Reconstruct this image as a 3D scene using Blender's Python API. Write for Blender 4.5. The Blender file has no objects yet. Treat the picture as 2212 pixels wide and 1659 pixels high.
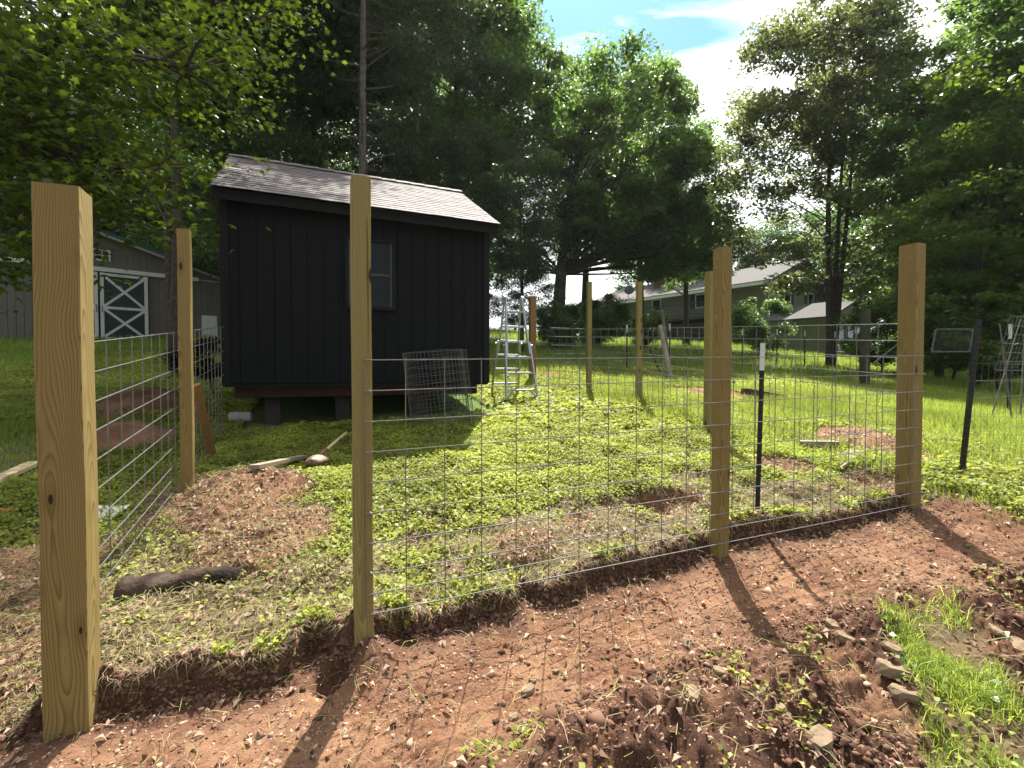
import bpy, math, random
import numpy as np
from mathutils import Vector, Matrix
R = math.radians
random.seed(7)
rng = np.random.default_rng(11)
scene = bpy.context.scene
col = scene.collection
EYE = 1.5
PHI = R(22.5)
CP, SP = math.cos(PHI), math.sin(PHI)
PITCH = R(1.35)
F = 1040.0

# ------------------------------------------------------------ camera
cam_d = bpy.data.cameras.new('camera'); cam = bpy.data.objects.new('camera', cam_d); col.objects.link(cam)
cam_d.sensor_width = 36; cam_d.lens = 36 * F / 2212; cam_d.clip_start = 0.05; cam_d.clip_end = 3000
cam.location = (0, 0, EYE); cam.rotation_euler = (R(90) - PITCH, 0, 0)
scene.camera = cam

def ray(px, py):
    a = (px - 1106) / F; b = -(py - 829.5) / F
    cp, sp = math.cos(PITCH), math.sin(PITCH)
    return Vector((a, cp + b * sp, b * cp - sp))
def at(px, py, Y):
    d = ray(px, py); return Vector((0, 0, EYE)) + d * (Y / d.y)
def uv(X, Y): return X * CP + Y * SP, -X * SP + Y * CP
def xy(u, v): return u * CP - v * SP, u * SP + v * CP

# ------------------------------------------------------------ noise
_T = rng.random((256, 256))
def vn(x, y, s=0):
    x = np.asarray(x, float) + s * 17.3; y = np.asarray(y, float) + s * 9.7
    xi = np.floor(x).astype(int); yi = np.floor(y).astype(int)
    fx = x - xi; fy = y - yi
    fx = fx * fx * (3 - 2 * fx); fy = fy * fy * (3 - 2 * fy)
    g = lambda i, j: _T[(xi + i) & 255, (yi + j) & 255]
    return (g(0, 0) * (1 - fx) + g(1, 0) * fx) * (1 - fy) + (g(0, 1) * (1 - fx) + g(1, 1) * fx) * fy
def fbm(x, y, o=4, s=0, g=.5):
    a = 1.; t = 0.; n = 0.
    for k in range(o):
        t = t + a * vn(x * 2 ** k, y * 2 ** k, s + k * 3.1); n += a; a *= g
    return t / n
def sst(a, b, x):
    t = np.clip((x - a) / (b - a), 0, 1); return t * t * (3 - 2 * t)

# ------------------------------------------------------------ ground shape
def base_h(X, Y):
    u, v = uv(X, Y)
    h = -1.22 + .115 * (np.clip(v, -2, 400) - 2.6) + .045 * (np.clip(u, -1.5, 6) - 2)
    h = h + .03 * np.clip(v - 12, 0, 18) - .13 * np.clip(v - 34, 0, 400)
    return h
MOUNDS = []   # (px, py, radius, height) heaps of dug soil
def raw_gp(px, py, fn):
    d = ray(px, py); t = .3; p = None
    while t < 200:
        z = EYE + d.z * t
        if z < EYE + float(fn(d.x * t, d.y * t)): break
        t *= 1.01
    lo, hi = t / 1.01, t
    for _ in range(18):
        m = (lo + hi) / 2
        if EYE + d.z * m < EYE + float(fn(d.x * m, d.y * m)): hi = m
        else: lo = m
    return Vector((d.x * hi, d.y * hi, EYE + d.z * hi))
for m in [(560, 1075, .46, .19), (470, 1140, .34, .15), (600, 1150, .36, .07), (400, 1060, .3, .06), (530, 1200, .34, .09), (1640, 1150, .3, .05), (1130, 1180, .22, .03), (1850, 965, .7, .20), (1560, 862, .9, .17), (1180, 812, .9, .14),
          (1470, 850, .5, .05), (320, 900, .9, .42), (270, 960, .55, .22), (1330, 1560, .22, .10), (1210, 1610, .2, .08), (1700, 1420, .17, .11), (1760, 1490, .15, .10),
          (1460, 1520, .18, .08), (2120, 1260, .3, .08), (1640, 1560, .25, .07), (1450, 1260, .3, -.0), (1900, 1530, .15, .05), (2180, 1330, .2, .08), (60, 1200, .4, .06)]:
    p = raw_gp(m[0], m[1], base_h); MOUNDS.append((p.x, p.y, m[2], m[3]))
MOUNDS += [(xy(.228, 2.46)[0], xy(.228, 2.46)[1], .17, .14), (xy(.5, 2.3)[0], xy(.5, 2.3)[1], .3, .03), (xy(-.94, 2.45)[0], xy(-.94, 2.45)[1], .22, .06), (*xy(2.62, 2.44), .2, .04), (*xy(4.8, 2.44), .25, .05), (*xy(-.9, 4.6), .5, .10)]
HOLES = []
for m in [(1400, 1085, .24, .24), (1480, 1072, .16, .16), (1320, 1095, .12, .10), (1250, 1120, .12, .07), (900, 1170, .1, .05), (1895, 1045, .35, .14), (1700, 1010, .3, .05), (720, 1395, .09, .16), ]:
    p = raw_gp(m[0], m[1], base_h); HOLES.append((p.x, p.y, m[2], m[3]))
def bank_v(u):
    e = 2.58 + .02 * sst(1.3, 2.4, u) + .17 * (fbm(u * 2.2, u * 0 + 3.3, 3, 5) - .5) + .05 * (vn(u * 9, u * 0, 8) - .5) + .06 * (fbm(u * 17, u * 0 + 5.1, 3, 9, .65) - .5)
    e = e + .17 * np.exp(-((u - 1.17) / .07) ** 2) + .12 * np.exp(-((u - .02) / .12) ** 2)
    return e
def dirt_of(X, Y):
    u, v = uv(X, Y)
    n = fbm(X * 1.7, Y * 1.7, 4, 2) - .5
    d = 1 - sst(-.02, .03, v - bank_v(u))
    # right foreground grass strip
    ds = X - 1.5 - .555 * (Y - 1.7) + n * .3; gr = sst(0, .1, ds) * (1 - sst(.42, .55, ds)) * (1 - sst(2.45, 2.75, Y + n * .5)) + sst(.85, .95, ds) * (1 - sst(1.3, 1.4, ds)) * (1 - sst(2.6, 2.8, Y + n * .5)); gr = gr * (v < 2.2)
    d = d * (1 - .85 * gr)
    # beyond corner post on right: vegetated
    d = d * (1 - sst(4.9, 5.3, u + n * .5))
    for (mx, my, r, hh) in MOUNDS:
        q = np.sqrt((X - mx) ** 2 + (Y - my) ** 2) / r + n * .9
        d = np.maximum(d, 1 - sst(.75, 1.1, q))
    for (mx, my, r, hh) in HOLES:
        q = np.sqrt((X - mx) ** 2 + (Y - my) ** 2) / r + n * .5
        d = np.maximum(d, 1 - sst(.9, 1.2, q))
    # outside the left fence: bare patches
    lf = 1 - sst(-1.25, -1.05, u)
    d = np.maximum(d, lf * (1 - sst(3.7, 4.3, v + n * 1.3)) * .9)
    d = np.maximum(d, .75 * (1 - sst(.12, .3, np.abs(u + 1.35 + n * .5))) * (1 - sst(6, 6.6, v)) * sst(2.4, 2.8, v))
    return np.clip(d, 0, 1)
def gh(X, Y, fine=True):
    X = np.asarray(X, float); Y = np.asarray(Y, float)
    u, v = uv(X, Y)
    h = base_h(X, Y)
    D = np.hypot(X, Y)
    far = sst(14, 30, D)
    h = h + (fbm(X * .12, Y * .12, 2, 1) - .5) * .5 * sst(10, 30, D)
    h = h + (fbm(X * .9, Y * .9, 3, 4) - .5) * .10 * (1 - far) * sst(1.5, 3, D)
    e = bank_v(u)
    inside = sst(-.025, .02, v - e)
    lft = sst(-1.16, -1.02, u)          # the cut bank ends at the left fence line
    rgt = 1 - sst(4.85, 5.15, u)
    cut = (1 - inside) * rgt * (.135 + .02 * (1 - sst(-.2, .5, u)) + .03 * (vn(u * 3, u * 0, 12) - .5))
    cut = np.maximum(cut, (1 - lft) * .13 * (1 - sst(6.5, 7.2, v)) * (1 - .7 * sst(.5, 1.4, -1.1 - u)))
    # floor rises again toward the loose spoil
    spoil = 1 - sst(1.45, 2.0, v + .35 * (fbm(u * 1.4, v * 1.4, 2, 7) - .5))
    h = h - cut + spoil * .07 * rgt * (1 - inside)
    for (mx, my, r, hh) in MOUNDS:
        q2 = ((X - mx) ** 2 + (Y - my) ** 2) / (r * r)
        h = h + hh * np.exp(-q2 * 1.3)
    for (mx, my, r, hh) in HOLES:
        q2 = ((X - mx) ** 2 + (Y - my) ** 2) / (r * r)
        h = h - hh * np.exp(-q2 ** 2)
    if fine:
        d = dirt_of(X, Y)
        near = 1 - sst(7, 11, D)
        lump = fbm(X * 9, Y * 9, 3, 21, .6) ; rough = np.clip(spoil + .5 * (v > e) + .1, 0, 1)
        rid = 1 - np.abs(2 * fbm(X * 6, Y * 6, 4, 31, .62) - 1); crm = 1 - 2 * np.abs(fbm(X * 13, Y * 13, 3, 71, .55) * 2 - 1)
        clod = np.clip(fbm(X * 22, Y * 22, 3, 41, .6) - .45, 0, 1)
        big = fbm(X * 3.1, Y * 3.1, 3, 131) - .5
        h = h + near * d * ((.016 + .075 * rough) * (lump - .5) + (.014 + .10 * rough) * clod + .05 * rough * (rid - .7) + .028 * rough * np.clip(crm, -.3, 1) + .32 * spoil * big + .012 * (vn(X * 52, Y * 52, 3) - .5))
        h = h + near * (1 - d) * (.15 * (fbm(X * 3.5, Y * 3.5, 4, 51, .6) - .5))
        # ragged vertical face of the bank
        face = np.exp(-((v - e) / .05) ** 2)
        h = h + near * face * rgt * .10 * (fbm(X * 18, Y * 18, 4, 6, .65) - .5)
    return h
def gz(X, Y): return EYE + float(gh(X, Y))
def gp(px, py): return raw_gp(px, py, lambda x, y: gh(x, y))

# ------------------------------------------------------------ node helpers
def new_mat(name):
    m = bpy.data.materials.new(name); m.use_nodes = True
    nt = m.node_tree; nt.nodes.clear()
    out = nt.nodes.new('ShaderNodeOutputMaterial')
    return m, nt, out
class N:
    def __init__(s, nt): s.nt = nt
    def n(s, t, **kw):
        o = s.nt.nodes.new(t)
        for k, v in kw.items():
            if k.startswith('i_'):
                key = k[2:]; key = int(key) if key.isdigit() else key.replace('_', ' ')
                if isinstance(v, bpy.types.NodeSocket): s.nt.links.new(v, o.inputs[key])
                else: o.inputs[key].default_value = v
            else: setattr(o, k, v)
        return o
    def l(s, a, b): s.nt.links.new(a, b)
    def mix(s, f, a, b, bt='MIX'):
        o = s.nt.nodes.new('ShaderNodeMix'); o.data_type = 'RGBA'; o.blend_type = bt
        for idx, v in ((0, f), (6, a), (7, b)):
            if isinstance(v, bpy.types.NodeSocket): s.l(v, o.inputs[idx])
            else: o.inputs[idx].default_value = v if idx == 0 or len(v) == 4 else (*v, 1)
        return o.outputs[2]
    def ramp(s, f, pts):
        o = s.nt.nodes.new('ShaderNodeValToRGB'); s.l(f, o.inputs[0])
        e = o.color_ramp.elements
        while len(e) < len(pts): e.new(.5)
        for i, (p, c) in enumerate(pts):
            e[i].position = p; e[i].color = (*c, 1) if not isinstance(c, (int, float)) else (c, c, c, 1)
        return o.outputs[0]
    def math(s, op, a, b=0.):
        o = s.nt.nodes.new('ShaderNodeMath'); o.operation = op
        for i, v in enumerate((a, b)):
            if isinstance(v, bpy.types.NodeSocket): s.l(v, o.inputs[i])
            else: o.inputs[i].default_value = v
        return o.outputs[0]
    def noise(s, vec, scale, detail=4, rough=.55, dist=0.):
        o = s.nt.nodes.new('ShaderNodeTexNoise'); s.l(vec, o.inputs['Vector'])
        o.inputs['Scale'].default_value = scale; o.inputs['Detail'].default_value = detail
        o.inputs['Roughness'].default_value = rough; o.inputs['Distortion'].default_value = dist
        return o.outputs[0]
    def mapping(s, vec, sc, loc=(0, 0, 0)):
        o = s.nt.nodes.new('ShaderNodeMapping'); s.l(vec, o.inputs[0]); o.inputs['Scale'].default_value = sc; o.inputs['Location'].default_value = loc
        return o.outputs[0]
def bump(h, f, strength, dist, nrm=None):
    o = h.nt.nodes.new('ShaderNodeBump'); h.l(f, o.inputs['Height']); o.inputs['Strength'].default_value = strength; o.inputs['Distance'].default_value = dist
    if nrm: h.l(nrm, o.inputs['Normal'])
    return o.outputs[0]

def simple(name, c, rough=.7, metal=0., var=.25, scale=8, bmp=.0, spec=.4, c2=None):
    m, nt, out = new_mat(name); h = N(nt)
    tc = h.n('ShaderNodeTexCoord').outputs['Object']
    nz = h.noise(tc, scale, 5)
    c2 = c2 or tuple(x * (1 - var) for x in c)
    cc = h.ramp(nz, [(.3, c2), (.7, c)])
    p = h.n('ShaderNodeBsdfPrincipled'); h.l(cc, p.inputs['Base Color'])
    p.inputs['Roughness'].default_value = rough; p.inputs['Metallic'].default_value = metal; p.inputs['Specular IOR Level'].default_value = spec
    if bmp: h.l(bump(h, h.noise(tc, scale * 6, 4), bmp, .01), p.inputs['Normal'])
    h.l(p.outputs[0], out.inputs[0]); return m

def wood_mat(name, ca, cb, ck, ring=26., rough=.75, knots=True, tilt=.035):
    m, nt, out = new_mat(name); h = N(nt)
    tc = h.n('ShaderNodeTexCoord').outputs['Object']
    oi = h.n('ShaderNodeObjectInfo').outputs['Random']
    cmb = h.n('ShaderNodeCombineXYZ'); h.l(h.math('MULTIPLY', oi, 3.), cmb.inputs[0]); h.l(h.math('MULTIPLY', oi, 17.), cmb.inputs[2])
    vadd = h.n('ShaderNodeVectorMath', operation='ADD'); h.l(tc, vadd.inputs[0]); h.l(cmb.outputs[0], vadd.inputs[1]); v = vadd.outputs[0]
    # wandering pith
    w1 = h.n('ShaderNodeTexNoise', noise_dimensions='3D'); h.l(h.mapping(v, (3, 3, .9)), w1.inputs['Vector']); w1.inputs['Scale'].default_value = 1.; w1.inputs['Detail'].default_value = 2.5
    sep = h.n('ShaderNodeSeparateXYZ'); h.l(tc, sep.inputs[0])
    wc = h.n('ShaderNodeSeparateColor'); h.l(w1.outputs['Color'], wc.inputs[0])
    x = h.math('ADD', sep.outputs[0], h.math('MULTIPLY', h.math('SUBTRACT', wc.outputs[0], .5), .16))
    y = h.math('ADD', sep.outputs[1], h.math('MULTIPLY', h.math('SUBTRACT', wc.outputs[1], .5), .16))
    x = h.math('ADD', x, h.math('MULTIPLY', sep.outputs[2], tilt)); y = h.math('ADD', y, .02)
    r = h.math('SQRT', h.math('ADD', h.math('MULTIPLY', x, x), h.math('MULTIPLY', y, y)))
    fr = h.math('FRACT', h.math('MULTIPLY', r, ring * 5))
    g = h.ramp(fr, [(0, 0.), (.55, .35), (.85, 1.), (1., 0.)])
    fib = h.noise(h.mapping(v, (140, 140, 3)), 1, 3)
    big = h.noise(h.mapping(v, (5, 5, 1.2)), 1, 3)
    c = h.mix(h.math('MULTIPLY', g, .9), ca, cb)
    c = h.mix(h.math('MULTIPLY', h.math('SUBTRACT', fib, .3), .45), c, tuple(q * .6 for q in cb))
    c = h.mix(h.ramp(big, [(.35, 0.), (.75, .4)]), c, tuple(q * .82 for q in ca))
    if knots:
        vo = h.n('ShaderNodeTexVoronoi', feature='F1'); h.l(h.mapping(v, (9, 9, 3.4)), vo.inputs['Vector']); vo.inputs['Scale'].default_value = 1.
        sc_ = h.n('ShaderNodeSeparateColor'); h.l(vo.outputs['Color'], sc_.inputs[0])
        k = h.math('MULTIPLY', h.math('LESS_THAN', vo.outputs['Distance'], .13), h.math('GREATER_THAN', sc_.outputs[0], .5))
        halo = h.math('MULTIPLY', h.ramp(vo.outputs['Distance'], [(.13, 1.), (.33, 0.)]), h.math('GREATER_THAN', sc_.outputs[0], .5))
        c = h.mix(h.math('MULTIPLY', halo, .45), c, cb); c = h.mix(k, c, ck)
        crack = h.noise(h.mapping(v, (30, 30, .5)), 1, 2)
        c = h.mix(h.ramp(crack, [(.70, 0.), (.715, .7)]), c, tuple(q * .35 for q in cb))
    p = h.n('ShaderNodeBsdfPrincipled'); h.l(c, p.inputs['Base Color']); p.inputs['Roughness'].default_value = rough; p.inputs['Specular IOR Level'].default_value = .25
    h.l(bump(h, fib, .25, .002), p.inputs['Normal'])
    h.l(p.outputs[0], out.inputs[0]); return m

def leaf_mat(name, dark, light, trans, tfac=.45, gloss=.45, spec=.35, warm=1.5):
    m, nt, out = new_mat(name); h = N(nt)
    a = h.n('ShaderNodeAttribute', attribute_name='rnd').outputs['Fac']
    c = h.ramp(a, [(0., dark), (.6, light), (.93, tuple(q * 1.3 for q in light)), (1., (light[0] * 1.3 * warm / 1.2, light[1] * 1.25, light[2]))])
    t = h.ramp(a, [(0., tuple(q * .3 for q in trans)), (.5, tuple(q * .6 for q in trans)), (1., trans)])
    p = h.n('ShaderNodeBsdfPrincipled'); h.l(c, p.inputs['Base Color']); p.inputs['Roughness'].default_value = gloss; p.inputs['Specular IOR Level'].default_value = spec
    tr = h.n('ShaderNodeBsdfTranslucent'); h.l(t, tr.inputs[0])
    mx = h.n('ShaderNodeMixShader'); mx.inputs[0].default_value = tfac; h.l(p.outputs[0], mx.inputs[1]); h.l(tr.outputs[0], mx.inputs[2])
    h.l(mx.outputs[0], out.inputs[0]); return m

M = {}
M['post'] = wood_mat('treated_pine', (.27, .20, .07), (.10, .062, .015), (.03, .015, .008))
M['post_green'] = wood_mat('treated_pine_green', (.28, .235, .085), (.13, .10, .028), (.03, .015, .008))
M['board'] = wood_mat('cedar_board', (.27, .155, .065), (.15, .075, .028), (.06, .03, .015), knots=False)
M['old_board'] = wood_mat('weathered_board', (.27, .22, .17), (.15, .115, .085), (.04, .03, .02), knots=False)
M['light_board'] = wood_mat('fresh_board', (.50, .41, .24), (.34, .26, .13), (.06, .03, .02))
M['galv'] = simple('galvanised_wire', (.24, .24, .23), .45, .75, .35, 30)
M['dull_wire'] = simple('dull_wire', (.17, .17, .165), .55, .6, .3, 20)
M['alu'] = simple('aluminium', (.42, .435, .45), .35, .8, .2, 12)
M['black'] = simple('black_paint', (.012, .012, .013), .7, 0, .3, 6)
M['tpost'] = simple('dark_steel_post', (.022, .024, .02), .6, .2, .4, 12)
M['white'] = simple('white_paint', (.62, .64, .62), .6, 0, .12, 5)
M['concrete'] = simple('concrete_block', (.045, .04, .036), .9, 0, .35, 10, .4)
M['rust_wood'] = simple('skid_timber', (.06, .03, .018), .85, 0, .5, 7, .4)
M['siding'] = simple('charcoal_siding', (.0062, .0070, .0084), .8, 0, .22, 5, .15, .15)
M['siding_trim'] = simple('charcoal_trim', (.0065, .0070, .0082), .75, 0, .2, 6, .1, .2)
M['bark'] = simple('tree_bark', (.10, .082, .066), .95, 0, .6, 9, .8, .15)
M['bark_grey'] = simple('grey_bark', (.14, .125, .11), .95, 0, .5, 9, .6, .15)
M['charred'] = simple('charred_log', (.075, .052, .038), .9, 0, .85, 9, 1., .15)
M['stone'] = simple('field_stone', (.25, .18, .115), .9, 0, .45, 9, .7, .2)
M['barn_wall'] = simple('taupe_barn_siding', (.15, .14, .115), .75, 0, .2, 3, .1)
M['barn_door'] = simple('dark_green_door', (.014, .045, .037), .6, 0, .3, 4)
M['barn_roof'] = simple('green_metal_roof', (.03, .09, .075), .4, .3, .3, 2)
M['house_wall'] = simple('sage_lap_siding', (.21, .195, .145), .8, 0, .2, 1, .1)
M['house_roof'] = simple('grey_shingle_roof', (.075, .068, .066), .9, 0, .4, 6, .4)
M['brick'] = simple('chimney_brick', (.10, .04, .035), .9, 0, .4, 8, .3)
M['shutter'] = simple('dark_shutter', (.02, .024, .028), .6, 0, .2, 4)
M['deck'] = simple('grey_deck', (.05, .05, .052), .8, 0, .3, 4)
M['orange'] = simple('orange_handle', (.6, .09, .01), .4, 0, .1, 4)
M['plastic'] = simple('white_sheet_plastic', (.75, .75, .74), .35, 0, .15, 6)
M['shovel'] = simple('rusty_shovel_steel', (.24, .155, .10), .55, .35, .45, 14)
M['asphalt'] = simple('asphalt', (.09, .085, .085), .9, 0, .2, 3)
def glass_mat():
    m, nt, out = new_mat('window_glass'); h = N(nt)
    p = h.n('ShaderNodeBsdfPrincipled'); p.inputs['Base Color'].default_value = (.012, .015, .016, 1); p.inputs['Roughness'].default_value = .08; p.inputs['Specular IOR Level'].default_value = .18
    h.l(p.outputs[0], out.inputs[0]); return m
M['glass'] = glass_mat()
def shingle_mat():
    m, nt, out = new_mat('asphalt_shingle'); h = N(nt)
    a = h.n('ShaderNodeAttribute', attribute_name='rnd').outputs['Fac']
    tc = h.n('ShaderNodeTexCoord').outputs['Object']
    c = h.ramp(a, [(0, (.125, .107, .104)), (.5, (.155, .135, .131)), (1., (.19, .168, .163))])
    gr = h.noise(tc, 260, 2); c = h.mix(.35, c, gr, 'OVERLAY')
    st = h.noise(tc, 1.6, 4); c = h.mix(h.ramp(st, [(.4, 0.), (.8, .35)]), c, (.12, .10, .095))
    p = h.n('ShaderNodeBsdfPrincipled'); h.l(c, p.inputs['Base Color']); p.inputs['Roughness'].default_value = .85
    h.l(bump(h, gr, .5, .004), p.inputs['Normal']); h.l(p.outputs[0], out.inputs[0]); return m
M['shingle'] = shingle_mat()
M['leaf_near'] = leaf_mat('maple_leaf', (.02, .045, .008), (.055, .105, .018), (.30, .42, .03), .46, .4, .4)
M['leaf_oak'] = leaf_mat('oak_leaf', (.028, .058, .020), (.068, .130, .040), (.30, .50, .09), .5, .38, .5)
M['leaf_dark'] = leaf_mat('dense_leaf', (.020, .044, .020), (.048, .096, .036), (.20, .38, .08), .48, .45, .4)
M['leaf_bright'] = leaf_mat('bright_leaf', (.035, .075, .015), (.075, .15, .025), (.26, .40, .04), .45, .4, .45)
M['leaf_grey'] = leaf_mat('greyish_leaf', (.05, .066, .034), (.11, .14, .065), (.36, .43, .12), .48, .32, .7)
M['needle'] = leaf_mat('hemlock_needle', (.022, .040, .018), (.052, .088, .036), (.16, .23, .06), .38, .5, .35)
M['leaf_red'] = leaf_mat('dark_red_leaf', (.012, .009, .008), (.025, .014, .012), (.05, .02, .012), .3, .5, .3)
M['weed'] = leaf_mat('ground_weed', (.10, .125, .022), (.26, .30, .05), (.60, .66, .11), .48, .5, .3)
M['weed2'] = leaf_mat('pale_weed', (.14, .15, .045), (.28, .30, .09), (.55, .55, .16), .4, .6, .3)
M['grass'] = leaf_mat('grass_blade', (.09, .14, .025), (.22, .30, .045), (.62, .74, .12), .48, .45, .35)
M['straw'] = leaf_mat('dry_straw', (.10, .065, .04), (.25, .185, .11), (.25, .19, .10), .2, .7, .3)
M['litter'] = leaf_mat('dead_leaf', (.12, .065, .038), (.26, .17, .11), (.24, .14, .07), .15, .6, .4)
M['pebble'] = leaf_mat('pebble', (.17, .10, .062), (.34, .235, .16), (.2, .2, .2), .0, .85, .2, warm=1.2)
M['clod'] = leaf_mat('soil_clod', (.05, .026, .018), (.14, .078, .052), (.2, .2, .2), .0, .95, .1, warm=1.2)

# ------------------------------------------------------------ mesh helpers
def arr_mesh(name, V, Fc, mat, rnd=None, smooth=False):
    V = np.asarray(V, np.float32); Fc = np.asarray(Fc, np.int32)
    me = bpy.data.meshes.new(name); k = Fc.shape[1]; nf = len(Fc)
    me.vertices.add(len(V)); me.vertices.foreach_set('co', V.ravel())
    me.loops.add(nf * k); me.loops.foreach_set('vertex_index', Fc.ravel())
    me.polygons.add(nf); me.polygons.foreach_set('loop_start', np.arange(0, nf * k, k, dtype=np.int32))
    try: me.polygons.foreach_set('loop_total', np.full(nf, k, np.int32))
    except Exception: pass
    if rnd is not None:
        a = me.attributes.new('rnd', 'FLOAT', 'FACE'); a.data.foreach_set('value', np.asarray(rnd, np.float32))
    me.update(calc_edges=True)
    if smooth: me.polygons.foreach_set('use_smooth', np.ones(nf, bool))
    me.materials.append(mat)
    return me
def link(name, me, parent=None, loc=None):
    o = bpy.data.objects.new(name, me); col.objects.link(o)
    if parent: o.parent = parent
    if loc is not None: o.location = loc
    return o
def tag(o, label=None, cat=None, group=None, kind=None):
    if label: o['label'] = label
    if cat: o['category'] = cat
    if group: o['group'] = group
    if kind: o['kind'] = kind
    return o
def empty(name, loc=(0, 0, 0), rz=0.):
    o = bpy.data.objects.new(name, None); col.objects.link(o); o.location = loc; o.rotation_euler = (0, 0, rz); o.empty_display_size = .1
    return o
class MB:
    def __init__(s): s.v = []; s.f = []
    def add(s, vs, fs):
        b = len(s.v); s.v += [tuple(v) for v in vs]; s.f += [tuple(i + b for i in f) for f in fs]
    def box(s, c, d, m=None):
        x, y, z = d[0] / 2, d[1] / 2, d[2] / 2
        vs = [Vector((sx * x, sy * y, sz * z)) for sz in (-1, 1) for sx, sy in ((-1, -1), (1, -1), (1, 1), (-1, 1))]
        if m: vs = [m @ v for v in vs]
        vs = [v + Vector(c) for v in vs]
        s.add(vs, [(3, 2, 1, 0), (4, 5, 6, 7), (0, 1, 5, 4), (1, 2, 6, 5), (2, 3, 7, 6), (3, 0, 4, 7)])
    def b2(s, x0, x1, y0, y1, z0, z1): s.box(((x0 + x1) / 2, (y0 + y1) / 2, (z0 + z1) / 2), (abs(x1 - x0), abs(y1 - y0), abs(z1 - z0)))
    def bar(s, a, b, w, t, up=(0, 0, 1)):
        a = Vector(a); b = Vector(b); d = b - a; L = d.length; d.normalize(); up = Vector(up)
        if abs(d.dot(up)) > .98: up = Vector((0, 1, 0))
        x = d.cross(up).normalized(); y = x.cross(d)
        m = Matrix((x, d, y)).transposed()
        s.box((a + b) / 2, (w, L, t), m)
    def tube(s, pts, rad, n=6, cap=True):
        pts = [Vector(p) for p in pts]; k = len(pts)
        rad = [rad] * k if not hasattr(rad, '__len__') else rad
        b = len(s.v); prev = None
        for i, p in enumerate(pts):
            d = (pts[min(i + 1, k - 1)] - pts[max(i - 1, 0)]).normalized()
            if prev is None: x = d.cross(Vector((0, 0, 1)) if abs(d.z) < .9 else Vector((1, 0, 0))).normalized()
            else: x = (prev - d * prev.dot(d)).normalized()
            prev = x; y = d.cross(x)
            for j in range(n):
                a = 2 * math.pi * j / n
                s.v.append(tuple(p + (x * math.cos(a) + y * math.sin(a)) * rad[i]))
        for i in range(k - 1):
            for j in range(n):
                j2 = (j + 1) % n
                s.f.append((b + i * n + j, b + i * n + j2, b + (i + 1) * n + j2, b + (i + 1) * n + j))
        if cap:
            s.f.append(tuple(b + j for j in range(n))[::-1]); s.f.append(tuple(b + (k - 1) * n + j for j in range(n)))
    def prism(s, poly, y0, y1):           # poly in xz, extruded along y
        n = len(poly); b = len(s.v)
        for y in (y0, y1):
            for (x, z) in poly: s.v.append((x, y, z))
        s.f.append(tuple(b + i for i in range(n))); s.f.append(tuple(b + n + i for i in range(n))[::-1])
        for i in range(n):
            j = (i + 1) % n; s.f.append((b + i, b + n + i, b + n + j, b + j))
    def build(s, name, mat, parent=None, loc=None, bevel=0., smooth=False):
        me = bpy.data.meshes.new(name); me.from_pydata(s.v, [], s.f); me.materials.append(mat); me.update()
        o = link(name, me, parent, loc)
        if smooth:
            for p in me.polygons: p.use_smooth = True
        if bevel:
            md = o.modifiers.new('bevel', 'BEVEL'); md.width = bevel; md.segments = 2
        return o

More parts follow.
